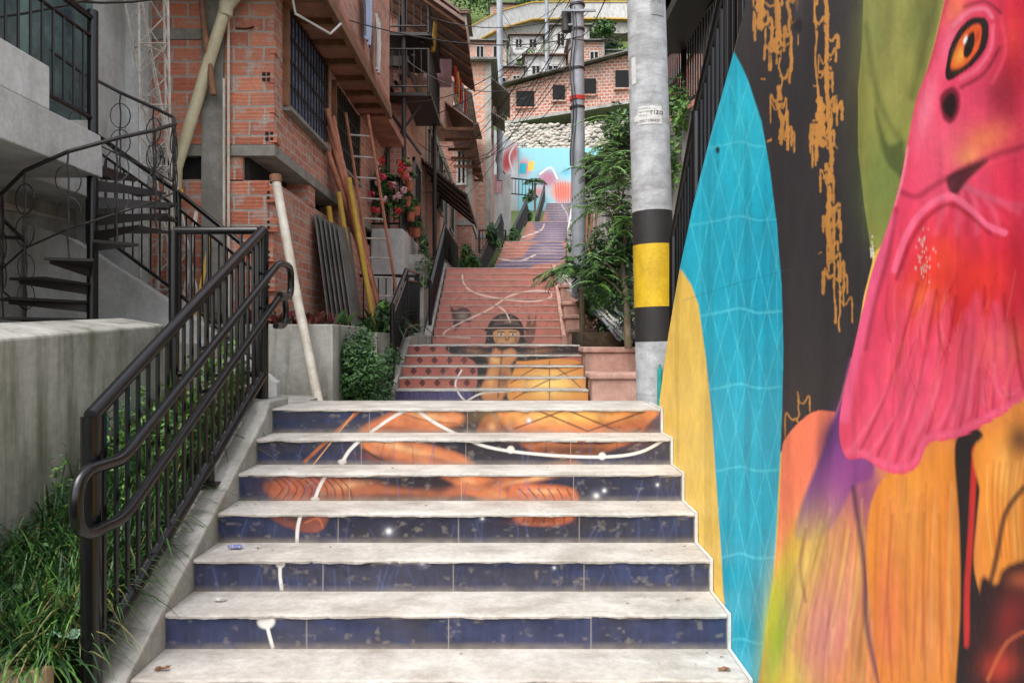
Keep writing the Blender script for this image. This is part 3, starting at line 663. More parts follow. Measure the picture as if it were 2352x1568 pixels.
# ------------------------------------------------------------------ poles
e=grp('utility_pole'); mb=MB()
def pc(z): return Vector((1.285-.028*(z+.9),6.3,z))
for z0,z1,m in ((-.9,-.0,'pole'),(-.0,.30,'bandk'),(.30,.84,'bandy'),(.84,1.13,'bandk'),(1.13,7.5,'pole')):
    mb.tube([pc(z0),pc(z1)],.178-.004*z0,m,48,r2=.178-.004*z1)
mb.obj('shaft',e,smooth=True)
def on_pole(ang,z,off):
    c_=pc(z); rr=.178-.004*z+off
    return Vector((c_.x+math.sin(ang)*rr,c_.y-math.cos(ang)*rr,z))
def label(z0,z1,a0,a1,m,off=.003):
    mb=MB(); n=12
    vs=[];fs=[]
    for i in range(n+1):
        a_=a0+(a1-a0)*i/n; vs+=[on_pole(a_,z0,off),on_pole(a_,z1,off)]
        if i: q=2*(i-1); fs.append((q,q+2,q+3,q+1))
    mb.add(vs,fs,m); return mb
label(1.855,2.01,-.76,.46,'white').obj('sticker',e)
label(1.89,1.94,-1.05,-.76,'white').obj('sticker_strip',e)
label(2.22,2.45,-1.15,-.85,'white').obj('sticker_old',e)
label(2.79,2.95,.02,.80,'silver',.006).obj('metal_plate',e)
def pole_text(s,size,a0,z,m='ink'):
    cu=bpy.data.curves.new('lettering','FONT'); cu.body=s; cu.size=size; cu.space_character=1.08
    o=bpy.data.objects.new('lettering',cu); sc.collection.objects.link(o)
    dg=bpy.context.evaluated_depsgraph_get(); me=bpy.data.meshes.new_from_object(o.evaluated_get(dg))
    bpy.data.objects.remove(o)
    for v in me.vertices: v.co=on_pole(a0+v.co.x/.175,z+v.co.y,.006)
    me.materials.clear(); me.materials.append(M[m])
    o=bpy.data.objects.new('lettering',me); sc.collection.objects.link(o); o.parent=e
pole_text('rizo',.070,-.16,1.938); pole_text('3007199437',.034,-.72,1.872); pole_text('INTERNET A',.017,-.72,1.985); pole_text('TELEVISIÓN',.017,-.72,1.957); pole_text('INSTALA',.017,-.72,1.928)
pole_text('P.102',.045,.12,2.89)
e=grp('utility_pole'); mb=MB()
mb.tube([(1.21,13,.8),(1.17,13,7.6)],.13,'greyp',20,r2=.115)
for z in (4.2,4.9,5.6,6.05): mb.tube([(1.18,13,z),(1.18,13,z+.04)],.14,'blackmatte',16)
mb.tube([(1.18,13,4.35),(1.18,13,4.42)],.137,'red',16)
mb.tube([(.98,13,5.6),(.98,13,5.95)],.085,'blackmatte',10); mb.tube([(.98,12.95,5.7),(1.2,12.95,5.7)],.03,'greyp',6)
mb.box(.6,1.8,12.84,12.88,6.3,6.36,'greyp'); mb.box(.9,1.5,12.84,12.88,5.9,5.94,'greyp')
for i in range(5):
    xx=.65+i*.26; mb.tube([(xx,12.86,6.36),(xx,12.86,6.48)],.035,'pvcw',8)
cb=[(1.07+.03*math.sin(i*.9),12.86+.02*math.cos(i*1.3),6.0-i*.22) for i in range(14)]
mb.tube(cb,.014,'blackmatte',5); mb.tube([(q[0]+.05,q[1],q[2]) for q in cb],.01,'blackmatte',5)
mb.obj('shaft',e,smooth=True)
e=grp('utility_pole'); mb=MB(); mb.tube([(-.65,38,8.5),(-.66,38,20)],.16,'greyp',14); mb.obj('shaft',e,smooth=True)
e=grp('utility_pole'); mb=MB(); mb.tube([(3.0,62,18),(3.0,62,31)],.16,'greyp',14); mb.obj('shaft',e,smooth=True)
mb=MB(); rw=random.Random(3)
def wire(a,b,sag,r=.009):
    pts=[]
    for i in range(17):
        t=i/16; p=lerp(a,b,t); pts.append((p[0],p[1],p[2]-sag*4*t*(1-t)))
    mb.tube(pts,r,'blackmatte',4)
ptop=(1.18,12.9,6.0)
for (b,s) in (((-2.4,15,5.0),.5),((-2.3,18,5.6),.4),((-2.6,9,4.2),.3),((-2.2,24,7.0),.5),((-2.3,22,6.0),.7),((-.65,38,15),.6),((-.65,38,16.5),.8),((-.65,38,14),1.2),((-.6,38,17),.5),((1.15,6.3,5.2),.3),((1.3,6.3,4.6),.4),((3.0,62,28),1.4),((2.4,11,5.1),.2),((-2.5,16,7.5),.4),((3,30,12),.5),((-2.9,34,10),.9),((-2.2,19,4.2),.4)):
    wire((ptop[0]+rw.uniform(-.2,.2),ptop[1],ptop[2]+rw.uniform(-.6,.5)),b,s,.009)
for i in range(9): wire((-.65,38,rw.uniform(14,18)),(rw.uniform(-3,9),rw.uniform(55,62),rw.uniform(20,25)),rw.uniform(.5,1.6),.015)
wire((-2.7,7.9,4.2),(-6,5.2,3.9),.9,.012); wire((-2.0,7.0,4.3),(-5.5,5.0,2.3),.5,.010); wire((-2.66,8.3,3.9),(-3.0,7.8,3.4),.1,.01)
for i in range(6): wire((1.2,13,rw.uniform(4.8,6.2)),(-2.25,rw.uniform(15,26),rw.uniform(3.6,6.4)),rw.uniform(.2,1.4),.008)
mb.obj('overhead_cables',uv=False)

# ------------------------------------------------------------------ left foreground
mb=MB()
mb.hexa([(-2.85,2.0,-2.6),(-2.55,2.0,-2.6),(-2.49,5.15,-2.0),(-2.80,5.15,-2.0)],[(-2.87,2.0,.0),(-2.55,2.0,-.09),(-2.49,5.15,.12),(-2.80,5.15,.17)],'conc_moss')
mb.obj('retaining_wall',bevel=.015)
mb=MB(); mb.box(-2.54,-1.84,2.84,2.89,-1.62,-1.30,'wood'); mb.obj('planter_board',bevel=.006)
mb=MB(); S=24
vs=[];fs=[]
for i in range(S+1):
    for j in range(9):
        yy=2.9+(5.4-2.9)*i/S; xx=-2.54+.71*j/8; vs.append((xx,yy,-1.36+(yy-2.9)*.40+rw.uniform(-.03,.03)))
for i in range(S):
    for j in range(8): q=i*9+j; fs.append((q,q+9,q+10,q+1))
mb.add(vs,fs,'soil'); mb.obj('planter_soil',smooth=True)
mb=MB(); mb.box(-9,-2.83,2.0,8.0,-2.6,-.02,'conc'); mb.box(-9,-1.9,5.5,7.4,-1.3,-.55,'conc'); mb.obj('terrace_slab')

def grass(mb,n,fx,length=.34,w=.011,seed=1):
    r=random.Random(seed)
    for _ in range(n):
        x,y,z=fx(r); L=length*r.uniform(.6,1.25); a=r.uniform(0,6.283); dx,dy=math.cos(a),math.sin(a); ww=w*r.uniform(.7,1.3)
        sp=r.uniform(.35,1.15); pts=[]
        for k in range(6):
            t=k/5; out=L*sp*t; up=L*(t*(1.2-.3*sp)-t*t*.95*sp)
            pts.append((x+dx*out,y+dy*out,z+up,ww*(1-t**2*.95)))
        vs=[];fs=[]
        for k,(px,py,pz,pw) in enumerate(pts):
            vs+=[(px-dy*pw,py+dx*pw,pz),(px+dy*pw,py-dx*pw,pz)]
            if k: q=2*(k-1); fs.append((q,q+1,q+3,q+2))
        mb.add(vs,fs,r.choice([G[0],G[0],G[1],G[2],G[0],G[3]] if r.random()<.6 else [G[0],G[1]]))
def leaves(mb,c,rad,n,size,seed=1,clumps=14,flat=.5,pal=(0,0,1,1,2)):
    r=random.Random(seed); cl=[]
    for _ in range(clumps):
        while True:
            p=[r.uniform(-1,1) for _ in range(3)]
            if sum(q*q for q in p)<1: break
        cl.append(([c[i]+p[i]*rad[i]*.85 for i in range(3)],r.uniform(.25,.5),r.choice(pal)))
    for _ in range(n):
        cc,cr,cm=r.choice(cl)
        d=Vector((r.gauss(0,1),r.gauss(0,1),r.gauss(0,1))).normalized()*cr*r.random()**.4
        p=Vector((cc[0]+d.x*rad[0],cc[1]+d.y*rad[1],cc[2]+d.z*rad[2]))
        nrm=(Vector((r.gauss(0,1),r.gauss(0,1),r.gauss(0,1)))*flat+d.normalized()*.6+Vector((0,-.2,.7))).normalized()
        t=nrm.cross(Vector((r.gauss(0,1),r.gauss(0,1),r.gauss(0,1)))).normalized(); b=nrm.cross(t)
        s=size*r.uniform(.6,1.4)
        mb.add([p-t*s,p+b*s*.45+nrm*s*.12,p+t*s,p-b*s*.45+nrm*s*.12],[(0,1,2,3)],G[cm if r.random()<.75 else r.choice(pal)])
def frond(mb,p,dr,L,droop,n=18,ll=.12,lw=.012,m=None,seed=0):
    r=random.Random(seed); p=Vector(p); d=Vector(dr).normalized(); pts=[]
    for i in range(n+1):
        t=i/n; pts.append(p+d*L*t+Vector((0,0,-droop*L*t*t)))
    mb.tube(pts,.006,G[2],3)
    for i in range(2,n+1):
        t=i/n; q=pts[i]; dd=(pts[i]-pts[i-1]).normalized(); sd=dd.cross(Vector((0,0,1))).normalized(); up=sd.cross(dd)
        l=ll*math.sin(math.pi*min(1,t*.8+.12))**.6*r.uniform(.85,1.15)
        for s in (-1,1):
            e_=q+sd*s*l*.8+dd*l*.55-Vector((0,0,l*.3*r.uniform(.3,1.3)))
            mid=(q+e_)/2+up*l*.08; w=dd*lw
            mb.add([q-w*.4,mid-w,e_,mid+w],[(0,1,2,3)],m if m is not None else G[r.choice((0,0,2,1))])

def bed(r):
    y=2.93+r.random()**1.5*2.2; return (r.uniform(-2.5,-1.86),y,-1.37+(y-2.9)*.40)
mb=MB(); grass(mb,7000,bed,.33,.0060,3); mb.obj('border_grass',uv=False)
mb=MB(); leaves(mb,(-2.2,3.7,-.95),(.3,.5,.12),260,.014,5,10); leaves(mb,(-2.1,4.5,-.62),(.3,.5,.18),1300,.018,6,18,pal=(0,2,2,1)); leaves(mb,(-1.90,4.75,-.28),(.13,.3,.32),420,.034,7,10,pal=(2,2,0))
for i in range(12):
    x0,y0=rw.uniform(-2.5,-1.9),rw.uniform(3.4,5.0); z0=-1.37+(y0-2.9)*.4
    mb.tube([(x0,y0,z0),(x0+.03,y0,z0+.25),(x0+.08,y0-.02,z0+.48)],.003,G[0],4); leaves(mb,(x0+.06,y0,z0+.40),(.07,.07,.17),60,.016,30+i,6,pal=(2,0))
mb.obj('weeds',uv=False)
mb=MB(); r=random.Random(4)
def crumple(x,y,z,s,m):
    vs=[];fs=[];n=6
    for i in range(n+1):
        for j in range(n+1): vs.append((x+(i/n-.5)*s*1.2+r.uniform(-.1,.1)*s,y+(j/n-.5)*s*.5+r.uniform(-.1,.1)*s,z+.004+r.random()*s*.35))
    for i in range(n):
        for j in range(n): q=i*(n+1)+j; fs.append((q,q+n+1,q+n+2,q+1))
    mb.add(vs,fs,m)
for k in range(0,6):
    y0=3.05+.3*k; zt=-1.593+.163*(k+1)
    for q in range(6):
        xx=r.choice((r.uniform(-1.58,-1.1),r.uniform(.7,.96),r.uniform(-1.5,.9))); crumple(xx,y0+r.uniform(.1,.27),zt,r.uniform(.005,.013),r.choice(('brown','conc_dk','wood')))
crumple(-1.47,3.82,-1.104,.06,'blue_litter'); crumple(-1.36,3.84,-1.104,.03,'white'); crumple(-1.42,3.5,-1.267,.045,'white'); crumple(-1.52,3.12,-1.43,.05,'brown'); crumple(.92,3.12,-1.43,.04,'brown')
mb.obj('litter',uv=False)
mb=MB(); crumple(-1.86,2.98,-1.24,.12,'green_litter'); mb.obj('litter',uv=False)

mb=MB(); mb.box(-3.6,-1.87,7.5,7.62,-1.3,.18,'conc_moss'); mb.box(-1.99,-1.87,7.62,9.3,-1.3,.18,'conc_moss'); mb.box(-3.6,-1.99,7.62,9.3,-1.3,.08,'soil'); mb.obj('concrete_planter',bevel=.012)
mb=MB(); r=random.Random(9)
for t in range(15):
    cx,cy=r.uniform(-3.2,-2.05),r.uniform(7.7,8.8)
    for k in range(16):
        a=r.uniform(0,6.28); L=r.uniform(.18,.34); dx,dy=math.cos(a)*L*.6,math.sin(a)*L*.6
        vs=[(cx-dy*.08,cy+dx*.08,.08),(cx+dy*.08,cy-dx*.08,.08),(cx+dx*.6+dy*.1,cy+dy*.6-dx*.1,.08+L*.7),(cx+dx,cy+dy,.08+L*.85),(cx+dx*.6-dy*.1,cy+dy*.6+dx*.1,.08+L*.7)]
        mb.add(vs,[(0,1,2,3,4)],'brom' if r.random()<.55 else r.choice(G[:2]))
mb.obj('bromeliad_plants',uv=False)
mb=MB(); mb.tube([(-1.84,7.0,-.8),(-2.2,7.35,.45),(-2.53,7.7,1.72)],.048,'pvcw',14)
mb.tube([(-2.53,7.7,1.70),(-2.54,7.71,1.78)],.065,'brown',10)
mb.obj('leaning_pipe',smooth=True,uv=False)
mb=MB(); leaves(mb,(-1.66,8.15,-.36),(.36,.5,.50),8000,.026,11,46,pal=(0,0,0,1)); leaves(mb,(-1.60,9.2,-.30),(.20,.5,.42),1600,.026,12,16,pal=(0,0,1)); mb.obj('shrub',uv=False)
mb=MB(); leaves(mb,(-1.9,11.5,.35),(.16,1.6,.35),1800,.05,12,20); grass(mb,260,lambda r:(r.uniform(-2.2,-1.75),r.uniform(10.2,13),.1+r.random()*.1),.6,.025,8); mb.obj('hedge_plants',uv=False)
mb=MB(); mb.box(-3.6,-1.75,9.31,14.2,-1.3,.12,'conc'); mb.box(-3.6,-1.75,14.2,30,-1,1.72,'conc'); mb.obj('side_terrace')

# ------------------------------------------------------------------ building A
e=grp('concrete_house')
mb=MB()
mb.box(-9,-4.25,2.0,9.0,1.45,6.5,'plaster')
mb.box(-9,-4.8,2.0,8.6,-.02,1.45,'conc')
mb.box(-4.8,-4.0,7.9,8.6,-.3,6.5,'plaster')
mb.prismx([(2.0,1.40),(6.25,1.42),(6.25,1.60),(6.22,1.78),(2.0,1.78)],-4.25,-3.56,'conc_lt')
mb.box(-3.66,-3.57,2.0,5.55,1.785,2.12,'plaster')
mb.box(-4.24,-3.62,6.16,6.24,1.785,1.9,'conc_lt')
mb.obj('walls',e,bevel=.01)
mb=MB(); mb.box(-4.24,-4.20,5.1,7.2,1.9,3.6,'door'); mb.box(-4.2,-4.18,5.25,6.1,2.0,3.4,'glass'); mb.box(-4.2,-4.18,6.25,7.05,2.0,3.4,'glass'); mb.obj('balcony_door',e)
mb=MB(); railing([(-3.62,6.2,1.80),(-3.62,4.2,1.80)],.98,.13,.028,.012,.035,.12,parts=mb,mid=True); mb.tube([(-3.62,6.2,-.1),(-3.62,6.2,2.85)],.045,'black',14); mb.obj('balcony_railing',e,smooth=True,uv=False)
mb=MB()
for i in range(3): mb.tube([(-4.79+.02*i,3.0+i,.9+.1*i),(-4.78,5.2,1.2+.05*i),(-4.78,7.8,1.3)],.012,'pvcw',5)
mb.obj('conduits',e)
e=grp('spiral_staircase'); mb=MB(); cx,cy=-3.62,6.2
n=13; hr=[]
for i in range(n):
    a=math.radians(170+i*29); z=.05+i*.15; w=math.radians(15)
    c0,s0,c1,s1=math.cos(a-w),math.sin(a-w),math.cos(a+w),math.sin(a+w); R_=.66
    P4=[(cx+.04*c0,cy+.04*s0),(cx+R_*c0,cy+R_*s0),(cx+R_*c1,cy+R_*s1),(cx+.04*c1,cy+.04*s1)]
    mb.hexa([(p[0],p[1],z-.022) for p in P4],[(p[0],p[1],z) for p in P4],'blackmatte')
    mb.hexa([(cx+.05*c0,cy+.05*s0,z-.02),(cx+R_*.9*c0,cy+R_*.9*s0,z-.02),(cx+R_*.9*c0+.006,cy+R_*.9*s0+.006,z-.02),(cx+.05*c0+.006,cy+.05*s0+.006,z-.02)],[(cx+.05*c0,cy+.05*s0,z-.10),(cx+R_*.9*c0,cy+R_*.9*s0,z-.045),(cx+R_*.9*c0+.006,cy+R_*.9*s0+.006,z-.045),(cx+.05*c0+.006,cy+.05*s0+.006,z-.10)],'blackmatte')
    bx,by=cx+R_*math.cos(a),cy+R_*math.sin(a)
    mb.tube([(bx+.006*math.cos(k*2),by+.006*math.sin(k*2),z+k*.09) for k in range(10)],.008,'blackmatte',4)
    for s_ in (.35,.6):
        mb.tube([(bx-.09*math.sin(a)*math.cos(t),by+.09*math.cos(a)*math.cos(t),z+s_+.12*math.sin(t)) for t in np.linspace(0,6.283,13)],.005,'blackmatte',4)
    hr.append((bx,by,z+.82))
mb.tube(hr,.016,'blackmatte',8); mb.tube([(p[0],p[1],p[2]-.6) for p in hr],.008,'blackmatte',6)
mb.tube([(cx-.64,cy+.1,.9),(cx-.95,cy-.5,.86),(cx-1.25,cy-.9,.60),(cx-1.3,cy-1.2,.1)],.016,'blackmatte',8)
for k in range(4): mb.tube([(cx-.75-.14*k,cy-.1-.27*k,.0),(cx-.75-.14*k,cy-.1-.27*k,.84-.06*k)],.008,'blackmatte',4)
mb.obj('treads_and_balusters',e,uv=False)
mb=MB(); mb.prismy([(-4.75,-.5),(-4.75,1.15),(-4.3,1.0),(-3.2,.30),(-2.3,-.4),(-2.3,-.9)],7.02,7.14,'conc_lt'); mb.obj('sloping_parapet',bevel=.01)
e=grp('lattice_mast'); mb=MB()
def lattice(a,b,w,d,n,r_=.011,m='steelw'):
    A=[Vector(a)+Vector(o) for o in ((0,0,0),(w,0,0),(w*.5,d,0))]; B=[Vector(b)+Vector(o) for o in ((0,0,0),(w*.8,0,0),(w*.4,d*.8,0))]
    for i in range(3): mb.tube([A[i],B[i]],r_,m,5)
    for i in range(n):
        for (p,q) in ((0,1),(1,2),(2,0)):
            mb.tube([A[p].lerp(B[p],i/n),A[q].lerp(B[q],(i+1)/n)],r_*.6,m,4)
            if i%2==0: mb.tube([A[p].lerp(B[p],i/n),A[q].lerp(B[q],i/n)],r_*.6,m,4)
lattice((-3.75,7.25,-.1),(-3.80,7.3,5.2),.34,.26,17,.013)
lattice((-3.35,7.4,-.1),(-4.05,7.5,3.6),.22,.2,14,.011)
for i in range(4): mb.tube([(-3.6+i*.12,7.2,-.1),(-3.75+i*.16,7.8,1.9-.25*i)],.022,'yellow' if i%2 else 'steelw',6)
mb.obj('mast',e,uv=False)

# ------------------------------------------------------------------ building B
e=grp('brick_house'); mb=MB()
FX=-2.65
mb.box(-6.0,FX,8.03,14.6,2.16,3.95,'brick_s')
mb.box(-6.0,FX-.02,8.04,14.6,-1.0,1.80,'brick_s')
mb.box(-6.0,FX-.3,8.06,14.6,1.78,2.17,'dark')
mb.box(-6.0,FX+.02,7.97,14.7,2.06,2.18,'conc_dk')
mb.box(-3.44,-3.2,7.955,8.2,-1,6.9,'conc_dk')
for yy in (9.4,11.0,12.6): mb.box(FX-.35,FX-.01,yy,yy+.3,1.80,2.06,'brick_s')
mb.box(-4.6,-3.9,8.0,8.2,1.8,2.06,'conc_dk'); mb.box(-3.19,-3.0,8.0,8.2,1.8,2.06,'brick')
mb.box(-6.0,-3.445,7.985,8.02,2.19,6.9,'brick'); mb.box(-3.195,FX+.004,7.985,8.02,2.19,6.9,'brick')
mb.box(-6.0,-3.445,7.985,8.03,-1,1.8,'brick'); mb.box(-3.195,-2.72,7.985,8.03,-1,1.78,'brick')
mb.box(-6,-3.45,7.97,8.0,3.35,3.47,'conc_dk')
mb.obj('walls',e)
mb=MB(); r=random.Random(77)
for i in range(26):
    z=2.2+i*.165
    if i%2==0:
        o_=r.uniform(-.02,.03)
        mb.box(FX-.04,FX+.02+o_,7.975,8.14,z+.01,z+.15,'brick')
        if r.random()<.6:
            for a_ in range(2):
                for b_ in range(2): mb.box(FX-.11+a_*.055+o_,FX-.075+a_*.055+o_,7.974,7.99,z+.03+b_*.06,z+.065+b_*.06,'dark')
for i in range(11):
    z=-.1+i*.165
    if i%2==0: mb.box(-2.73,-2.655+.02*(i%3),7.98,8.1,z,z+.15,'brick'); mb.box(-2.72,-2.69,7.976,7.99,z+.03,z+.06,'dark'); mb.box(-2.72,-2.69,7.976,7.99,z+.09,z+.12,'dark')
mb.obj('brick_toothing',e)
mb=MB()
mb.box(-6,-2.12,7.3,12.6,4.0,4.16,'soffit'); mb.box(-2.18,-2.105,7.29,12.62,3.9,4.05,'brown')
mb.box(-6,-2.14,7.35,12.55,4.16,7.0,'brick_s')
for k in range(8): mb.box(-2.64,-2.2,7.6+k*.64,7.68+k*.64,3.92,4.0,'brown')
mb.box(-2.66,-2.2,12.63,14.6,3.95,4.1,'soffit'); mb.box(-6,-2.5,12.63,14.6,4.1,7,'brick_s')
mb.obj('upper_storey',e)
def grille(mb,x,y0,y1,z0,z1,fill,nb=10,frame='blackmatte'):
    mb.box(x+.002,x+.012,y0,y1,z0,z1,fill)
    for z in (z0,z1,(z0+z1)/2,z0+(z1-z0)*.25,z0+(z1-z0)*.75): mb.box(x+.03,x+.05,y0,y1,z-.012,z+.012,frame)
    for k in range(nb+1):
        y=y0+(y1-y0)*k/nb; mb.box(x+.04,x+.058,y-.008,y+.008,z0-.02,z1+.02,frame)
    mb.box(x,x+.07,y0-.05,y0,z0-.04,z1+.04,'brown'); mb.box(x,x+.07,y1,y1+.05,z0-.04,z1+.04,'brown'); mb.box(x,x+.10,y0-.05,y1+.05,z0-.08,z0-.03,'conc_dk')
mb=MB(); grille(mb,FX,8.35,10.1,2.75,3.88,'curtain',13); grille(mb,FX,10.6,12.2,2.7,3.8,'dark',11); mb.obj('windows',e)
mb=MB()
mb.tube([(-3.05,7.86,4.3),(-3.12,7.84,3.66),(-3.2,7.84,3.4),(-3.66,7.84,1.9),(-3.70,7.84,1.0),(-3.72,7.86,-.2)],.062,'pvc',14)
mb.tube([(-3.13,7.84,3.62),(-2.85,7.82,3.95),(-2.5,7.8,4.0)],.062,'pvc',14); mb.tube([(-3.13,7.84,3.55),(-3.11,7.84,3.72)],.075,'pvc',14)
mb.tube([(-3.42,7.82,4.2),(-3.36,7.82,3.5),(-3.25,7.82,2.68)],.035,'brown',8)
mb.tube([(-3.13,7.93,4.0),(-3.13,7.93,.2)],.016,'pvcw',6); mb.tube([(-3.18,7.93,2.9),(-3.18,7.93,.2)],.016,'pvcw',6)
mb.tube([(-2.4,7.7,3.9),(-2.38,7.9,3.6),(-2.1,8.3,3.55),(-2.05,8.6,3.8)],.014,'white',6)
mb.obj('downpipes',e,smooth=True)
mb=MB()
def cloth(x,y,z,w,h,m,axis='y'):
    n=8; vs=[];fs=[]
    for i in range(n+1):
        for j in range(5):
            o=.03*math.sin(i*1.9+j*.5); t=(i/n-.5)*w*(1-.1*j/4)
            vs.append((x+o,y+t,z-h*j/4) if axis=='y' else (x+t,y+o,z-h*j/4))
    for i in range(n):
        for j in range(4): q=i*5+j; fs.append((q,q+5,q+6,q+1))
    mb.add(vs,fs,m)
cloth(-2.05,10.2,4.95,.5,.7,'bluec'); cloth(-2.04,10.9,4.9,.35,.8,'white'); mb.tube([(-2.05,9.5,4.98),(-2.05,11.6,4.96)],.008,'white',4)
mb.obj('laundry',uv=False)

mb=MB(); r=random.Random(8)
for i in range(9):
    mb.tube([(-2.0+r.uniform(-.1,.12),11.2+r.uniform(-.4,.5),.15),(-2.5-r.uniform(0,.12),9.9+r.uniform(-.2,.9),2.5+r.uniform(0,.75))],.036,'orange_pipe',8)
mb.tube([(-1.95,11.3,.15),(-2.45,10.6,2.2)],.03,'brown',8)
for i in range(3): mb.tube([(-2.42+.22*i,10.4,.15),(-2.58+.14*i,10.1,1.9+.2*i)],.04,'yellow',8)
mb.obj('scaffold_poles',smooth=True,uv=False)
mb=MB(); A0,A1=Vector((-2.25,12.2,.15)),Vector((-2.55,11.0,3.5)); B0,B1=A0+Vector((.38,.1,0)),A1+Vector((.32,.1,0))
mb.tube([A0,A1],.025,'orange_pipe',6); mb.tube([B0,B1],.025,'orange_pipe',6)
for i in range(1,11): mb.tube([A0.lerp(A1,i/11),B0.lerp(B1,i/11)],.016,'steelw',6)
mb.obj('ladder',uv=False)
mb=MB()
for i in range(6):
    x0=-2.62+i*.05; mb.hexa([(x0+.22,9.45+i*.05,.1),(x0+.235,9.45+i*.05,.1),(x0+.235,10.35,.1),(x0+.22,10.35,.1)],[(x0,9.5+i*.05,1.7-.03*i),(x0+.015,9.5+i*.05,1.7-.03*i),(x0+.015,10.4,1.66),(x0,10.4,1.66)],'sheet')
mb.obj('corrugated_sheets')

mb=MB(); mb.box(-2.65,-2.05,13.5,15.7,-.5,2.12,'conc_lt'); mb.obj('concrete_planter',bevel=.015)
railing([(-3.1,13.55,2.12),(-2.1,13.55,2.12),(-2.1,15.6,2.12)],.95,.13,.025,.011,.03,.1)
mb=MB(); leaves(mb,(-2.4,13.6,2.75),(.42,.3,.50),2400,.042,21,18)
r=random.Random(12)
for i in range(24):
    c_=Vector((r.uniform(-2.85,-1.92),r.uniform(13.1,13.4),r.uniform(2.4,3.4)))
    for k in range(30):
        d=Vector((r.gauss(0,1),r.gauss(0,1),r.gauss(0,1))).normalized()*.06; t=d.cross(Vector((.3,.2,1))).normalized()*.026; b=d.normalized().cross(t)
        p=c_+d; mb.add([p-t,p-b,p+t,p+b],[(0,1,2,3)],('flower','red','pinkc')[i%3])
mb.obj('geranium_plants',uv=False)
mb=MB()
for i,(px_,z) in enumerate(((-2.0,3.0),(-1.95,2.85),(-2.02,2.6),(-1.98,2.35),(-1.9,2.5),(-1.92,2.1),(-2.05,2.15))):
    y=13.4+i*.22; mb.tube([(px_,y,z),(px_,y,z+.03),(px_,y,z+.16),(px_,y,z+.18)],.06,'terra',10,r2=.09); leaves(mb,(px_,y,z+.28),(.12,.12,.14),90,.04,50+i,5)
mb.obj('potted_plants',uv=False)
mb=MB(); leaves(mb,(-1.85,15.2,1.5),(.16,1.2,.9),1500,.05,61,18); leaves(mb,(-1.1,19,2.15),(.28,.9,.42),1900,.05,62,18); leaves(mb,(-.75,27.6,4.0),(.3,1.6,.4),900,.08,63,12); leaves(mb,(.0,34.4,4.9),(.25,1.8,.6),700,.1,64,12); leaves(mb,(.9,42,7.0),(.4,1.5,.6),600,.12,65,12); mb.obj('hedge_plants',uv=False)

# ------------------------------------------------------------------ building C
def tinroof(mb,x0,x1,y0,y1,za,zb,m='tin',th=.05):
    mb.hexa([(x0,y0,za),(x1,y0,zb),(x1,y1,zb),(x0,y1,za)],[(x0,y0,za+th),(x1,y0,zb+th),(x1,y1,zb+th),(x0,y1,za+th)],m)
def wins_x(mb,x,lst,fill='dark'):
    for (y0,y1,z0,z1) in lst:
        mb.box(x,x+.03,y0,y1,z0,z1,fill)
        for a_ in (y0,y1): mb.box(x,x+.06,a_-.05,a_+.05,z0-.05,z1+.05,'conc_dk')
        for a_ in (z0,z1): mb.box(x,x+.07,y0-.05,y1+.05,a_-.05,a_+.05,'conc_dk')
        k=int((y1-y0)/.25)
        for i in range(k): mb.box(x+.04,x+.055,y0+(i+.5)*(y1-y0)/k-.01,y0+(i+.5)*(y1-y0)/k+.01,z0,z1,'blackmatte')
def wins_y(mb,y,lst,fill='dark',frame='conc_lt'):
    for (x0,x1,z0,z1) in lst:
        mb.box(x0,x1,y-.03,y,z0,z1,fill)
        for a_ in (x0,x1,(x0+x1)/2): mb.box(a_-.04,a_+.04,y-.07,y,z0-.05,z1+.05,frame)
        for a_ in (z0,z1): mb.box(x0-.05,x1+.05,y-.08,y,a_-.04,a_+.04,frame)
e=grp('brick_house'); mb=MB()
mb.box(-6,-2.35,16.0,30,1.0,6.3,'brick_s'); mb.box(-6,-2.9,14.61,15.99,1.0,7.2,'brick')
mb.box(-6,-2.3,15.9,30,6.1,6.32,'conc_dk')
for yy in (19.5,26,29.7): mb.box(-2.4,-2.33,yy,yy+.28,1,6.1,'conc_dk')
mb.obj('walls',e)
mb=MB(); mb.hexa([(-6,17.8,6.33),(-2.35,17.8,6.33),(-2.2,27,7.5),(-6,27,7.5)],[(-6,17.8,9.2),(-2.35,17.8,7.9),(-2.2,27,9.6),(-6,27,11)],'brick_s'); mb.box(-6,-2.4,17.7,17.79,6.33,6.6,'conc_dk'); mb.obj('upper_storey',e)
mb=MB(); wins_x(mb,-2.35,[(17,18.2,2.6,4.3),(20.2,21.4,4.9,5.9),(22.5,24,4.2,6.0),(24.6,25.4,3.4,5.8),(27,28.5,4.2,5.6)]); mb.obj('windows',e)
mb=MB(); tinroof(mb,-2.4,-1.15,18.5,23.5,4.75,3.75,'tin_g')
for k in range(5): mb.tube([(-2.4,18.8+k,4.7),(-1.2,18.8+k,3.72)],.03,'blackmatte',5)
mb.tube([(-1.17,18.5,3.75),(-1.17,23.5,3.75)],.035,'blackmatte',6)
tinroof(mb,-2.4,-1.3,24,33,8.1,7.3,'tin'); tinroof(mb,-2.4,-1.5,27,33,9.9,9.3,'tin_g')
for k in range(7): mb.box(-2.4,-1.3,24.3+k*1.3,24.4+k*1.3,7.15,7.25,'brown')
mb.obj('awnings',e)
e=grp('steel_stair_tower'); mb=MB()
for (x_,y_) in ((-2.75,15.9),(-2.35,15.6),(-1.9,17.6),(-2.75,17.6)): mb.tube([(x_,y_,2.0),(x_,y_,8.0)],.05,'blackmatte',8)
for z in (5.3,6.6): mb.box(-2.9,-1.75,15.5,17.7,z,z+.07,'blackmatte')
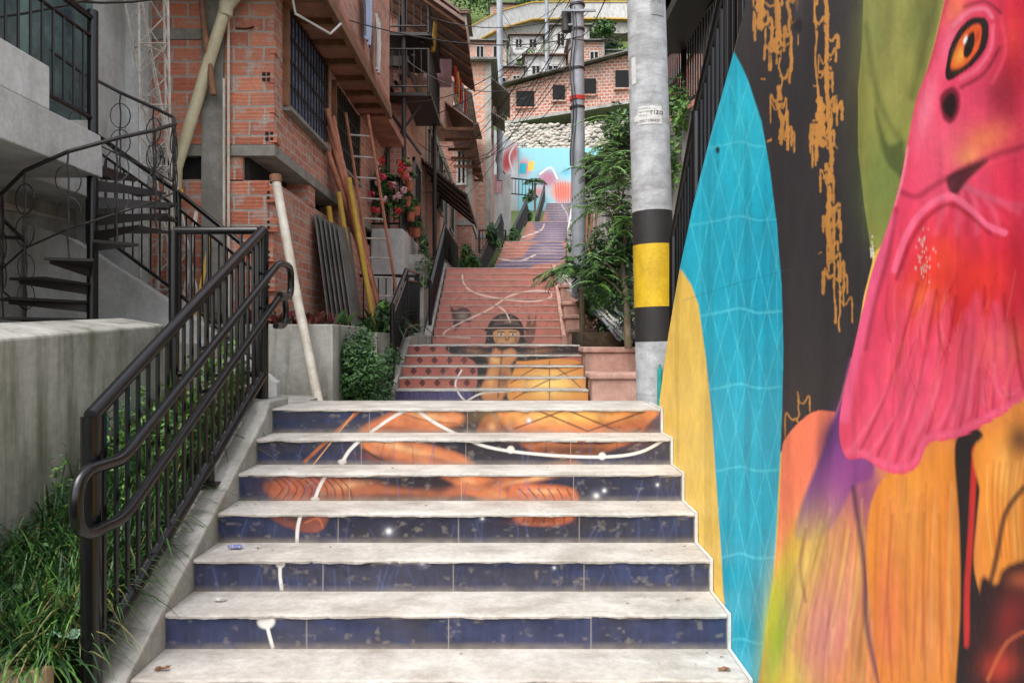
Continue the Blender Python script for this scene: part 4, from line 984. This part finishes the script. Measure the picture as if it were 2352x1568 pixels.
for z in (5.4,6.7): railing([(-2.9,15.5,z),(-1.8,15.5,z),(-1.8,17.6,z)],.9,.16,.022,.010,.03,.1,parts=mb,m='blackmatte')
for k in range(9): mb.box(-2.8+k*.1,-2.72+k*.1,15.7,16.3,5.4+k*.14,5.43+k*.14,'blackmatte')
mb.tube([(-2.8,15.8,4.1),(-2.0,15.8,5.2)],.03,'blackmatte',6); mb.tube([(-2.0,15.8,4.1),(-2.8,15.8,5.2)],.03,'blackmatte',6)
mb.tube([(-1.75,16.2,9),(-1.72,16.2,7.2),(-1.78,16.1,6.5)],.055,'yellow',10)
tinroof(mb,-3.2,-1.0,15.2,19.5,8.3,6.75,'tin',.08); tinroof(mb,-3.2,-1.15,15.6,20.5,8.7,7.15,'tin',.06)
for k in range(6): mb.tube([(-3.2,15.4+k*.75,8.24),(-1.0,15.4+k*.75,6.7)],.04,'brown',5)
mb.obj('frame',e,uv=False)
mb=MB()
for i,m in enumerate(('red','yellow','red','white','red')): cloth(-1.35+i*.03,17.2+i*.4,6.55,.35,.55+.1*(i%2),m)
mb.box(-2.2,-1.5,17.82,17.84,6.3,7.0,'pinkc'); mb.obj('laundry',uv=False)

# ------------------------------------------------------------------ building D and hillside houses
def house(x0,x1,y0,y1,z0,z1,wm,wins,roof='tin_g',name='brick_house',slab='conc',over=.3,sidew=None,balc=False):
    e=grp(name); mb=MB(); mb.box(x0,x1,y0,y1,z0-3,z1,wm)
    mb.box(x0-.06,x1+.06,y0-.06,y1+.06,z0-.12,z0+.1,slab)
    for xx in (x0,x1-.25): mb.box(xx-.01,xx+.26,y0-.025,y0+.1,z0+.1,z1,slab)
    mb.obj('walls',e)
    mb=MB(); wins_y(mb,y0,wins)
    if sidew: wins_x(mb,x1,sidew)
    mb.obj('windows',e)
    if balc:
        mb=MB(); mb.box(x0,x1,y0-1.0,y0-.07,z0-.1,z0+.08,slab); railing([(x0+.1,y0-.95,z0+.08),(x1-.1,y0-.95,z0+.08)],.95,.3,.04,.02,.04,.1,parts=mb,m='white'); mb.obj('balcony',e)
    mb=MB(); mb.hexa([(x0-over,y0-over*1.5,z1),(x1+over,y0-over*1.5,z1-.02),(x1+over,y1,z1+.5),(x0-over,y1,z1+.5)],[(x0-over,y0-over*1.5,z1+.1),(x1+over,y0-over*1.5,z1+.08),(x1+over,y1,z1+.62),(x0-over,y1,z1+.62)],roof); mb.obj('roof',e)
    return e
house(-7,-1.0,34,40,5,13.2,'brick_far',[(-2.9,-2.2,10.2,11.2)],'tin_g',sidew=[(35,36.5,10,11.4)])
mb=MB(); tinroof(mb,-1.0,-.1,34.5,38.5,12.6,11.9,'tin_g',.08); tinroof(mb,-1.0,-.35,34.5,36.5,11.0,10.6,'tin_g',.06); mb.obj('tin_awning')
house(-7,-1.7,30.2,33.8,5,9.0,'brick_s',[(-2.3,-1.95,6.6,8)],'tin')
mb=MB(); mb.box(-1.6,-.05,40,42,4,9.3,'plaster'); mb.obj('white_wall'); mb=MB(); cloth(-.95,39.95,9.25,.9,1.0,'pinkc','x'); mb.obj('laundry',uv=False)
def mural_panel(P0,P1,z0,z1,nu,nv,fn,name='painted_wall'):
    e=grp(name); t=np.linspace(0,1,nu); A=np.array(P0);B=np.array(P1)
    X=np.repeat((A[0]+(B[0]-A[0])*t)[:,None],nv,1); Y=np.repeat((A[1]+(B[1]-A[1])*t)[:,None],nv,1); Z=np.repeat(np.linspace(z0,z1,nv)[None,:],nu,0)
    cv=Canvas((X*F/Y+CX).ravel(),(CY-Z*F/Y).ravel(),(140,200,212)); fn(cv)
    gridmesh('painted_face',np.stack([X,Y,Z],-1).reshape(-1,3),nu,nv,cv.rgba(),M['mural'],e)
    mb=MB(); d=.3
    mb.hexa([(P0[0],P0[1]+.02,z0-4),(P1[0],P1[1]+.02,z0-4),(P1[0],P1[1]+d,z0-4),(P0[0],P0[1]+d,z0-4)],[(P0[0],P0[1]+.02,z1),(P1[0],P1[1]+.02,z1),(P1[0],P1[1]+d,z1),(P0[0],P0[1]+d,z1)],'conc_lt'); mb.obj('wall_core',e)
def top_mural(cv):
    cv.blob(1205,385,12,18,(230,70,50)); cv.fill([(1195,375),(1210,375),(1208,400),(1192,398)],(20,170,190),1,1,False); cv.fill([(1214,372),(1228,370),(1225,392),(1212,392)],(240,190,70),1,1,False)
    cv.blob(1258,410,24,20,(176,114,136),0,.95,2); cv.blob(1292,440,28,26,(226,124,100),0,.95,2); cv.blob(1300,395,10,8,(100,176,214)); cv.blob(1340,440,20,30,(236,190,150),0,.8); cv.blob(1240,440,14,12,(226,84,66),0,.7)
    for i in range(7): cv.stroke([(1275+i*6,420),(1280+i*5,470)],2,(190,60,60),1.5,.8)
    cv.stroke([(1240,400),(1265,385),(1280,410)],3,(250,250,245),1.5)
mural_panel((.45,52),(7,52),9.0,14.0,200,140,top_mural)
def red_mural(cv):
    cv.c[:]=lin((220,218,220)); cv.blob(1165,370,14,30,(196,34,42),10,1,2); cv.blob(1182,350,10,20,(216,52,56),0,.9); cv.blob(1135,350,14,20,(170,66,110),0,.7); cv.blob(1120,390,8,20,(60,40,50),0,.7)
    cv.stroke([(1150,335),(1140,370),(1160,400)],4,(60,20,30),2); cv.stroke([(1185,330),(1170,360),(1180,400)],3,(240,230,230),2); cv.blob(1200,370,8,26,(110,30,40),0,.8)
mural_panel((-2.0,46.5),(.44,51.8),9.0,14.2,120,120,red_mural)
mb=MB(); r=random.Random(6)
ico=[]
for i in range(6):
    for j in range(8): th=math.pi*i/5; ph=6.283*j/8; ico.append((math.cos(ph)*math.sin(th)**.7,math.sin(ph)*math.sin(th)**.7,math.cos(th)))
icf=[(i*8+j,i*8+(j+1)%8,(i+1)*8+(j+1)%8,(i+1)*8+j) for i in range(5) for j in range(8)]
for row in range(14):
    for k in range(28):
        cx_=-.6+k*.44+(row%2)*.22+r.uniform(-.08,.08); cz_=14.0+row*.22+r.uniform(-.06,.06)+max(0,cx_-4)*.06; cy_=54+row*.17+r.uniform(-.12,.12); s=r.uniform(.75,1.25); ro=r.uniform(-.4,.4)
        vs=[(cx_+(v[0]*.27*math.cos(ro)-v[2]*.13*math.sin(ro))*s,cy_+v[1]*.2,cz_+(v[0]*.27*math.sin(ro)+v[2]*.13*math.cos(ro))*s) for v in ico]
        mb.add(vs,icf,'sand' if r.random()<.8 else 'conc')
mb.obj('sandbag_wall',smooth=True,uv=False)
e=grp('brick_house'); mb=MB()
mb.hexa([(-.4,60,18.2),(14,57.5,19.9),(14,66,19.9),(-.4,66,18.2)],[(-.4,60,21.2),(14,57.5,24.2),(14,66,24.2),(-.4,66,21.2)],'brick_red')
mb.hexa([(-.7,59.2,17.9),(14.2,56.7,19.6),(14.2,66,19.6),(-.7,66,17.9)],[(-.7,59.2,18.15),(14.2,56.7,19.85),(14.2,66,19.85),(-.7,66,18.15)],'conc')
mb.box(1.3,1.7,59.5,60,14,18,'conc'); mb.box(5.2,5.6,59,59.5,15,18.4,'conc'); mb.box(-.3,14,61,61.3,14,18.5,'conc_dk')
mb.obj('walls',e)
mb=MB()
for (xa,wd,hh) in ((.35,1.5,1.3),(3.35,1.0,1.2),(5.8,1.05,1.25),(8.4,1.3,1.4),(11.5,1.4,1.4)):
    yy=60-(xa+.4)/14.4*2.5; zc=19.4+(xa)/14*1.9
    mb.box(xa,xa+wd,yy-.32,yy+.1,zc,zc+hh,'dark'); mb.box(xa-.1,xa+wd+.1,yy-.36,yy,zc-.14,zc-.02,'brick_red')
mb.obj('windows',e)
mb=MB(); mb.hexa([(-1,59.3,21.25),(14.6,56.6,24.3),(14.6,66.5,25.0),(-1,66.5,22)],[(-1,59.3,21.35),(14.6,56.6,24.4),(14.6,66.5,25.1),(-1,66.5,22.1)],'tin_g'); mb.obj('roof',e)
house(-9,-4.2,66,72,22,30.0,'brick_far',[(-5.8,-5.0,26,27.4),(-7.6,-6.8,26,27.4),(-5.8,-5.0,23.4,24.8)],'tin',balc=True)
house(-4.0,1.2,72,78,24,27.4,'brick_red',[(-1.5,-.6,25,26.4),(-3.4,-2.4,25,26.3),(.1,.8,24.9,26.6)],'tin_g')
house(1.3,5.4,72,78,25,28.6,'plaster',[(2.0,2.8,26.2,27.6),(3.6,4.6,25.4,27.6)],'tin',name='white_house',balc=True)
house(5.6,9.0,70,76,25.5,29.2,'brick_red',[(6.2,6.9,27,28.2),(7.6,8.4,27,28.2)],'tin_g')
house(9.4,16,72,78,26,29.0,'conc_lt',[(10,11,27,28.2),(12.5,13.6,27,28.2)],'tin_g',name='concrete_house')
house(-4.8,-.6,76.5,79,29.4,31.9,'brick_far',[(-3.8,-3.0,30,31.4),(-2,-1.2,30,31.4)],'tin_g')
house(-.2,3.4,79,82,31.6,33.6,'plaster',[(.4,1.1,32.2,33.2),(1.9,2.7,32.2,33.2)],'tin',name='white_house')
house(4.2,8.4,78,81,31.0,34.2,'conc_lt',[(4.9,5.7,32.0,33.4),(6.6,7.6,31.6,33.4)],'tin_g',name='concrete_house')
house(-9.5,-5.2,84,90,33,38.5,'brick_far',[(-8.5,-7.5,35,36.8),(-7,-6.2,35,36.8)],'tin')
house(-3,1.5,98,104,42,46,'brick_red',[(-2,-1,44,45.4),(-.2,.7,44,45.4)],'tin_g')
house(9,13,98,104,42,46.5,'conc_lt',[(10,11,44,45.4)],'tin_g',name='concrete_house')
house(15.5,20,88,94,37,42,'brick_far',[(16.5,17.5,39,40.6),(18.2,19,39,40.6)],'tin')
mb=MB(); pts=[(-8.5,80,30.6),(-5,82,33.8),(-1.5,84,36.6),(2.5,86,38.6),(7,88,39.6),(12,88,39.6),(18,86,38.6)]
sp=[]
for i in range(len(pts)-1):
    for t in np.linspace(0,1,6,endpoint=False): sp.append(lerp(pts[i],pts[i+1],t))
sp.append(pts[-1])
for i in range(len(sp)-1):
    a,b=sp[i],sp[i+1]
    for (za,zb,dy,m) in ((0,1.9,0,'conc_lt'),(1.9,2.04,-.12,'yellow'),(-.16,0,-.12,'yellow'),(-1.6,-.16,.6,'conc')):
        mb.hexa([(a[0],a[1]+dy,a[2]+za),(b[0],b[1]+dy,b[2]+za),(b[0],b[1]+3,b[2]+za),(a[0],a[1]+3,a[2]+za)],[(a[0],a[1]+dy,a[2]+zb),(b[0],b[1]+dy,b[2]+zb),(b[0],b[1]+3,b[2]+zb),(a[0],a[1]+3,a[2]+zb)],m)
for i in range(4,len(sp),5): mb.tube([(sp[i][0],sp[i][1]+1.2,sp[i][2]-9),(sp[i][0],sp[i][1]+1.2,sp[i][2]-.3)],.3,'conc_lt',10)
mb.obj('viaduct')
mb=MB()
for i,(cx_,cy_,cz_,rx,rz) in enumerate(((-4.5,90,43,3,2.0),(3,96,46,3,2),(11,84,34.2,3.4,1.0),(8.5,69.5,25.4,2.6,.8),(12,68.5,26.6,3.4,.9),(9.5,82,35.5,2.5,1.2),(-1,70,24.3,2.2,.6),(5,112,52,5,4),(-6,112,53,5,4),(14,112,54,6,4),(11.8,76,30.4,3,.8),(2,77,30.0,1.6,.8))):
    leaves(mb,(cx_,cy_,cz_),(rx,2,rz),1100,.2,100+i,24)
mb.obj('hillside_foliage',uv=False)

# ------------------------------------------------------------------ right side beyond the mural wall
mb=MB(); mb.prismx([(10.9,-1.2),(10.9,2.55),(14,2.95),(17,3.35),(21,4.6),(23,4.8),(23,-1)],1.98,2.3,'conc_lt'); mb.obj('retaining_wall')
mb=MB()
for (a,b) in (((2.0,24,3.0),(2.45,30,5.0)),((2.45,30,5.0),(2.6,34,5.2)),((2.6,34,5.2),(3.3,40,7.6)),((3.3,40,7.6),(3.75,44,7.8)),((3.75,44,7.8),(4.4,51.8,10.8))):
    mb.hexa([(a[0],a[1],a[2]-4),(a[0]+.25,a[1],a[2]-4),(b[0]+.25,b[1],b[2]-4),(b[0],b[1],b[2]-4)],[(a[0],a[1],a[2]),(a[0]+.25,a[1],a[2]),(b[0]+.25,b[1],b[2]),(b[0],b[1],b[2])],'conc_lt')
mb.obj('retaining_wall')
mb=MB(); mb.prismx([(4.9,-1.2),(4.9,1.0),(7.0,2.55),(9.2,2.88),(10.88,3.15),(10.88,-1.2)],2.12,2.5,'conc'); mb.box(1.27,2.5,4.0,4.97,-2.0,-.42,'conc'); mb.obj('retaining_wall')
mb=MB(); mb.prismx([(2.5,-2),(2.5,2.6),(6,2.4),(11,3.1),(17,3.3),(22,4.6),(22,-1)],2.505,40,'conc'); mb.obj('upper_terrace')
e=grp('brick_house'); mb=MB(); mb.box(3.4,8,9.5,20,2.5,9,'brick'); mb.box(3.35,8,9.4,20,5.4,5.6,'conc'); mb.obj('walls',e)
mb=MB(); wins_y(mb,9.5,[(4.0,4.8,3.6,4.8)]); mb.obj('windows',e)
e=grp('steel_canopy'); mb=MB(); mb.box(1.74,3.4,7.6,9.3,3.72,3.86,'blackmatte'); mb.box(1.74,1.8,7.55,9.3,3.6,4.4,'blackmatte')
for y_ in (7.6,9.2): mb.tube([(2.2,y_,2.7),(2.2,y_,3.75)],.03,'blackmatte',6)
mb.tube([(1.45,4.6,.0),(1.45,4.6,3.6)],.04,'black',8); mb.tube([(1.16,3.55,1.1),(1.16,3.55,3.6)],.045,'black',8)
mb.obj('frame',e,uv=False)
mb=MB()
for (x0,x1,y0,y1,z0,z1) in ((1.06,1.83,9.5,10.2,-.82,-.42),(1.04,1.95,10.21,11.2,-.85,-.08),(1.06,1.55,13.2,13.9,-.2,.24),(1.05,1.58,13.95,14.7,-.2,.52),(1.06,1.54,14.75,15.6,-.2,.82),(1.06,1.9,15.7,16.8,-.2,1.25)):
    mb.box(x0,x1,y0,y1,z0,z1-.08,'pink'); mb.box(x0-.035,x1+.03,y0-.035,y1,z1-.078,z1,'pink')
mb.obj('stepped_parapet',bevel=.02)
mb=MB(); mb.box(1.06,1.97,10.3,23,-1.2,-.1,'soil'); mb.box(1.1,1.97,11.3,23,-1.0,.15,'soil'); mb.obj('planting_bed')
mb=MB(); r=random.Random(14)
for i in range(20):
    x0=1.15+r.uniform(0,.25); mb.tube([(x0+.45+r.uniform(-.15,.25),10.4+r.uniform(-.3,.3),-.02+r.random()*.18),(x0,14.6+r.uniform(-.6,.6),1.0+r.uniform(-.1,.35))],.026,'greyp' if i%3 else 'white',8)
mb.obj('conduit_pipes',smooth=True,uv=False)
mb=MB(); mb.tube([(1.245,6.05,-.55),(1.245,6.05,-.50),(1.245,6.05,-.26),(1.245,6.05,-.23)],.022,'teal',12); mb.tube([(1.245,6.05,-.23),(1.245,6.05,-.19)],.010,'teal',8); mb.box(1.2,1.29,6.0,6.09,-.8,-.55,'conc'); mb.obj('bottle',smooth=True)
mb=MB(); r=random.Random(15)
for k in range(3):
    c_=(1.18+.12*k,16.4,1.4+.16*(k%2)); vs=[(c_[0]+v[0]*.16,c_[1]+v[1]*.14,c_[2]+v[2]*.22*(1+.2*v[0])) for v in ico]; mb.add(vs,icf,'white')
mb.obj('white_sacks',smooth=True,uv=False)
mb=MB()
for i in range(4): mb.tube([(1.45+.1*i,15.4,1.1),(1.6+.1*i,16.2,2.9)],.03,'brown',6)
mb.obj('timber_planks',uv=False)
e=grp('acacia_tree'); mb=MB()
mb.tube([(1.62,10.0,-.1),(1.60,10.0,.4),(1.56,10.02,.9),(1.5,10.05,1.5),(1.45,10.1,2.1)],.055,'trunk',8,r2=.025)
r=random.Random(16); tips=[]
for i in range(13):
    z=.6+i*.14; a=r.uniform(2.0,5.6); L=r.uniform(.3,.6)
    p0=Vector((1.58-.06*i/8,10.02,z)); p1=p0+Vector((math.cos(a)*L*.75,math.sin(a)*L*.7,.22+r.random()*.2)); mb.tube([p0,(p0+p1)/2+Vector((0,0,.04)),p1],.018,'trunk',5,r2=.008); tips.append(p1)
mb.obj('trunk',e,smooth=True,uv=False)
mb=MB()
for i,t in enumerate(tips+[Vector((1.45,10.1,2.1)),Vector((1.5,10,2.5)),Vector((1.3,10,2.3))]):
    for k in range(10):
        a=r.uniform(0,6.28); frond(mb,t+Vector((r.uniform(-.12,.12),r.uniform(-.12,.12),r.uniform(-.15,.1))),(math.cos(a),math.sin(a)*.8,r.uniform(.1,.7)),r.uniform(.28,.5),r.uniform(.3,.8),12,.085,.010,G[1] if k%3==0 else None,i*20+k)
leaves(mb,(1.5,10.2,1.1),(.48,.4,.9),5600,.032,71,34,pal=(0,0,1,1,1,2))
mb.obj('crown',e,uv=False)
e=grp('palm_plant'); mb=MB()
for k in range(24):
    a=math.radians(90+k*15+r.uniform(-8,8)); frond(mb,(1.18,12.2,.95+r.random()*.25),(math.cos(a),math.sin(a)*.7,r.uniform(.4,1.2)),r.uniform(.8,1.15),r.uniform(.5,.9),24,.24,.016,G[1] if k%3==0 else None,500+k)
mb.tube([(1.2,12.2,-.1),(1.18,12.2,1.0)],.05,'trunk',8)
mb.obj('fronds',e,uv=False)
mb=MB(); leaves(mb,(1.6,12.6,.9),(.4,1.3,.8),2600,.05,81,24,pal=(0,1,1)); leaves(mb,(2.0,12.2,3.6),(.35,1.2,.6),900,.05,82,16); leaves(mb,(2.05,9.3,2.6),(.25,1.0,.6),900,.05,83,14,pal=(2,2,0)); leaves(mb,(1.9,20,3.2),(.3,2.5,1.0),900,.08,84,14)
for k in range(44):
    a=r.uniform(1.6,4.7); frond(mb,(1.70,11+r.random()*1.5,2.0+r.random()*1.6),(math.cos(a),math.sin(a)*.5,r.uniform(-.1,.6)),r.uniform(.4,.8),r.uniform(.3,.8),14,.11,.012,G[2] if k%4==0 else None,700+k)
mb.obj('hanging_plants',uv=False)
e=grp('palm_plant'); mb=MB()
for k in range(14):
    a=math.radians(k*26); frond(mb,(1.6,50,11.0),(math.cos(a),math.sin(a)*.7,.9),1.1,.7,16,.3,.035,None,900+k)
mb.tube([(1.6,50,8.6),(1.6,50,11)],.08,'trunk',6); leaves(mb,(1.2,50,10.0),(.7,.6,.6),300,.12,901,8); mb.obj('fronds',e,uv=False)

# ------------------------------------------------------------------ camera, light, sky
cam=bpy.data.cameras.new('camera'); co=bpy.data.objects.new('camera',cam); sc.collection.objects.link(co)
cam.sensor_width=36; cam.lens=36*F/2352; cam.clip_end=3000; cam.clip_start=.05
co.location=(0,0,0); co.rotation_euler=(math.radians(90),0,0); sc.camera=co
w=bpy.data.worlds.new('World'); sc.world=w; w.use_nodes=True; nt=w.node_tree; bg=nt.nodes['Background']
sky=nt.nodes.new('ShaderNodeTexSky'); sky.sky_type='NISHITA'; sky.sun_disc=False
el,az=math.radians(58),math.radians(215)
sky.sun_elevation=el; sky.sun_rotation=az; sky.dust_density=4; sky.air_density=1.0
hs=nt.nodes.new('ShaderNodeHueSaturation'); hs.inputs['Saturation'].default_value=.36; hs.inputs['Value'].default_value=2.6
nt.links.new(sky.outputs[0],hs.inputs['Color']); nt.links.new(hs.outputs[0],bg.inputs[0]); bg.inputs[1].default_value=.15
sl=bpy.data.lights.new('sun','SUN'); so=bpy.data.objects.new('sun',sl); sc.collection.objects.link(so)
sl.energy=1.2; sl.angle=math.radians(40); sl.color=(1,.99,.975)
d=Vector((math.sin(az)*math.cos(el),math.cos(az)*math.cos(el),math.sin(el)))
so.rotation_euler=d.to_track_quat('Z','Y').to_euler()
sc.view_settings.view_transform='Standard'; sc.view_settings.look='None'; sc.view_settings.exposure=0
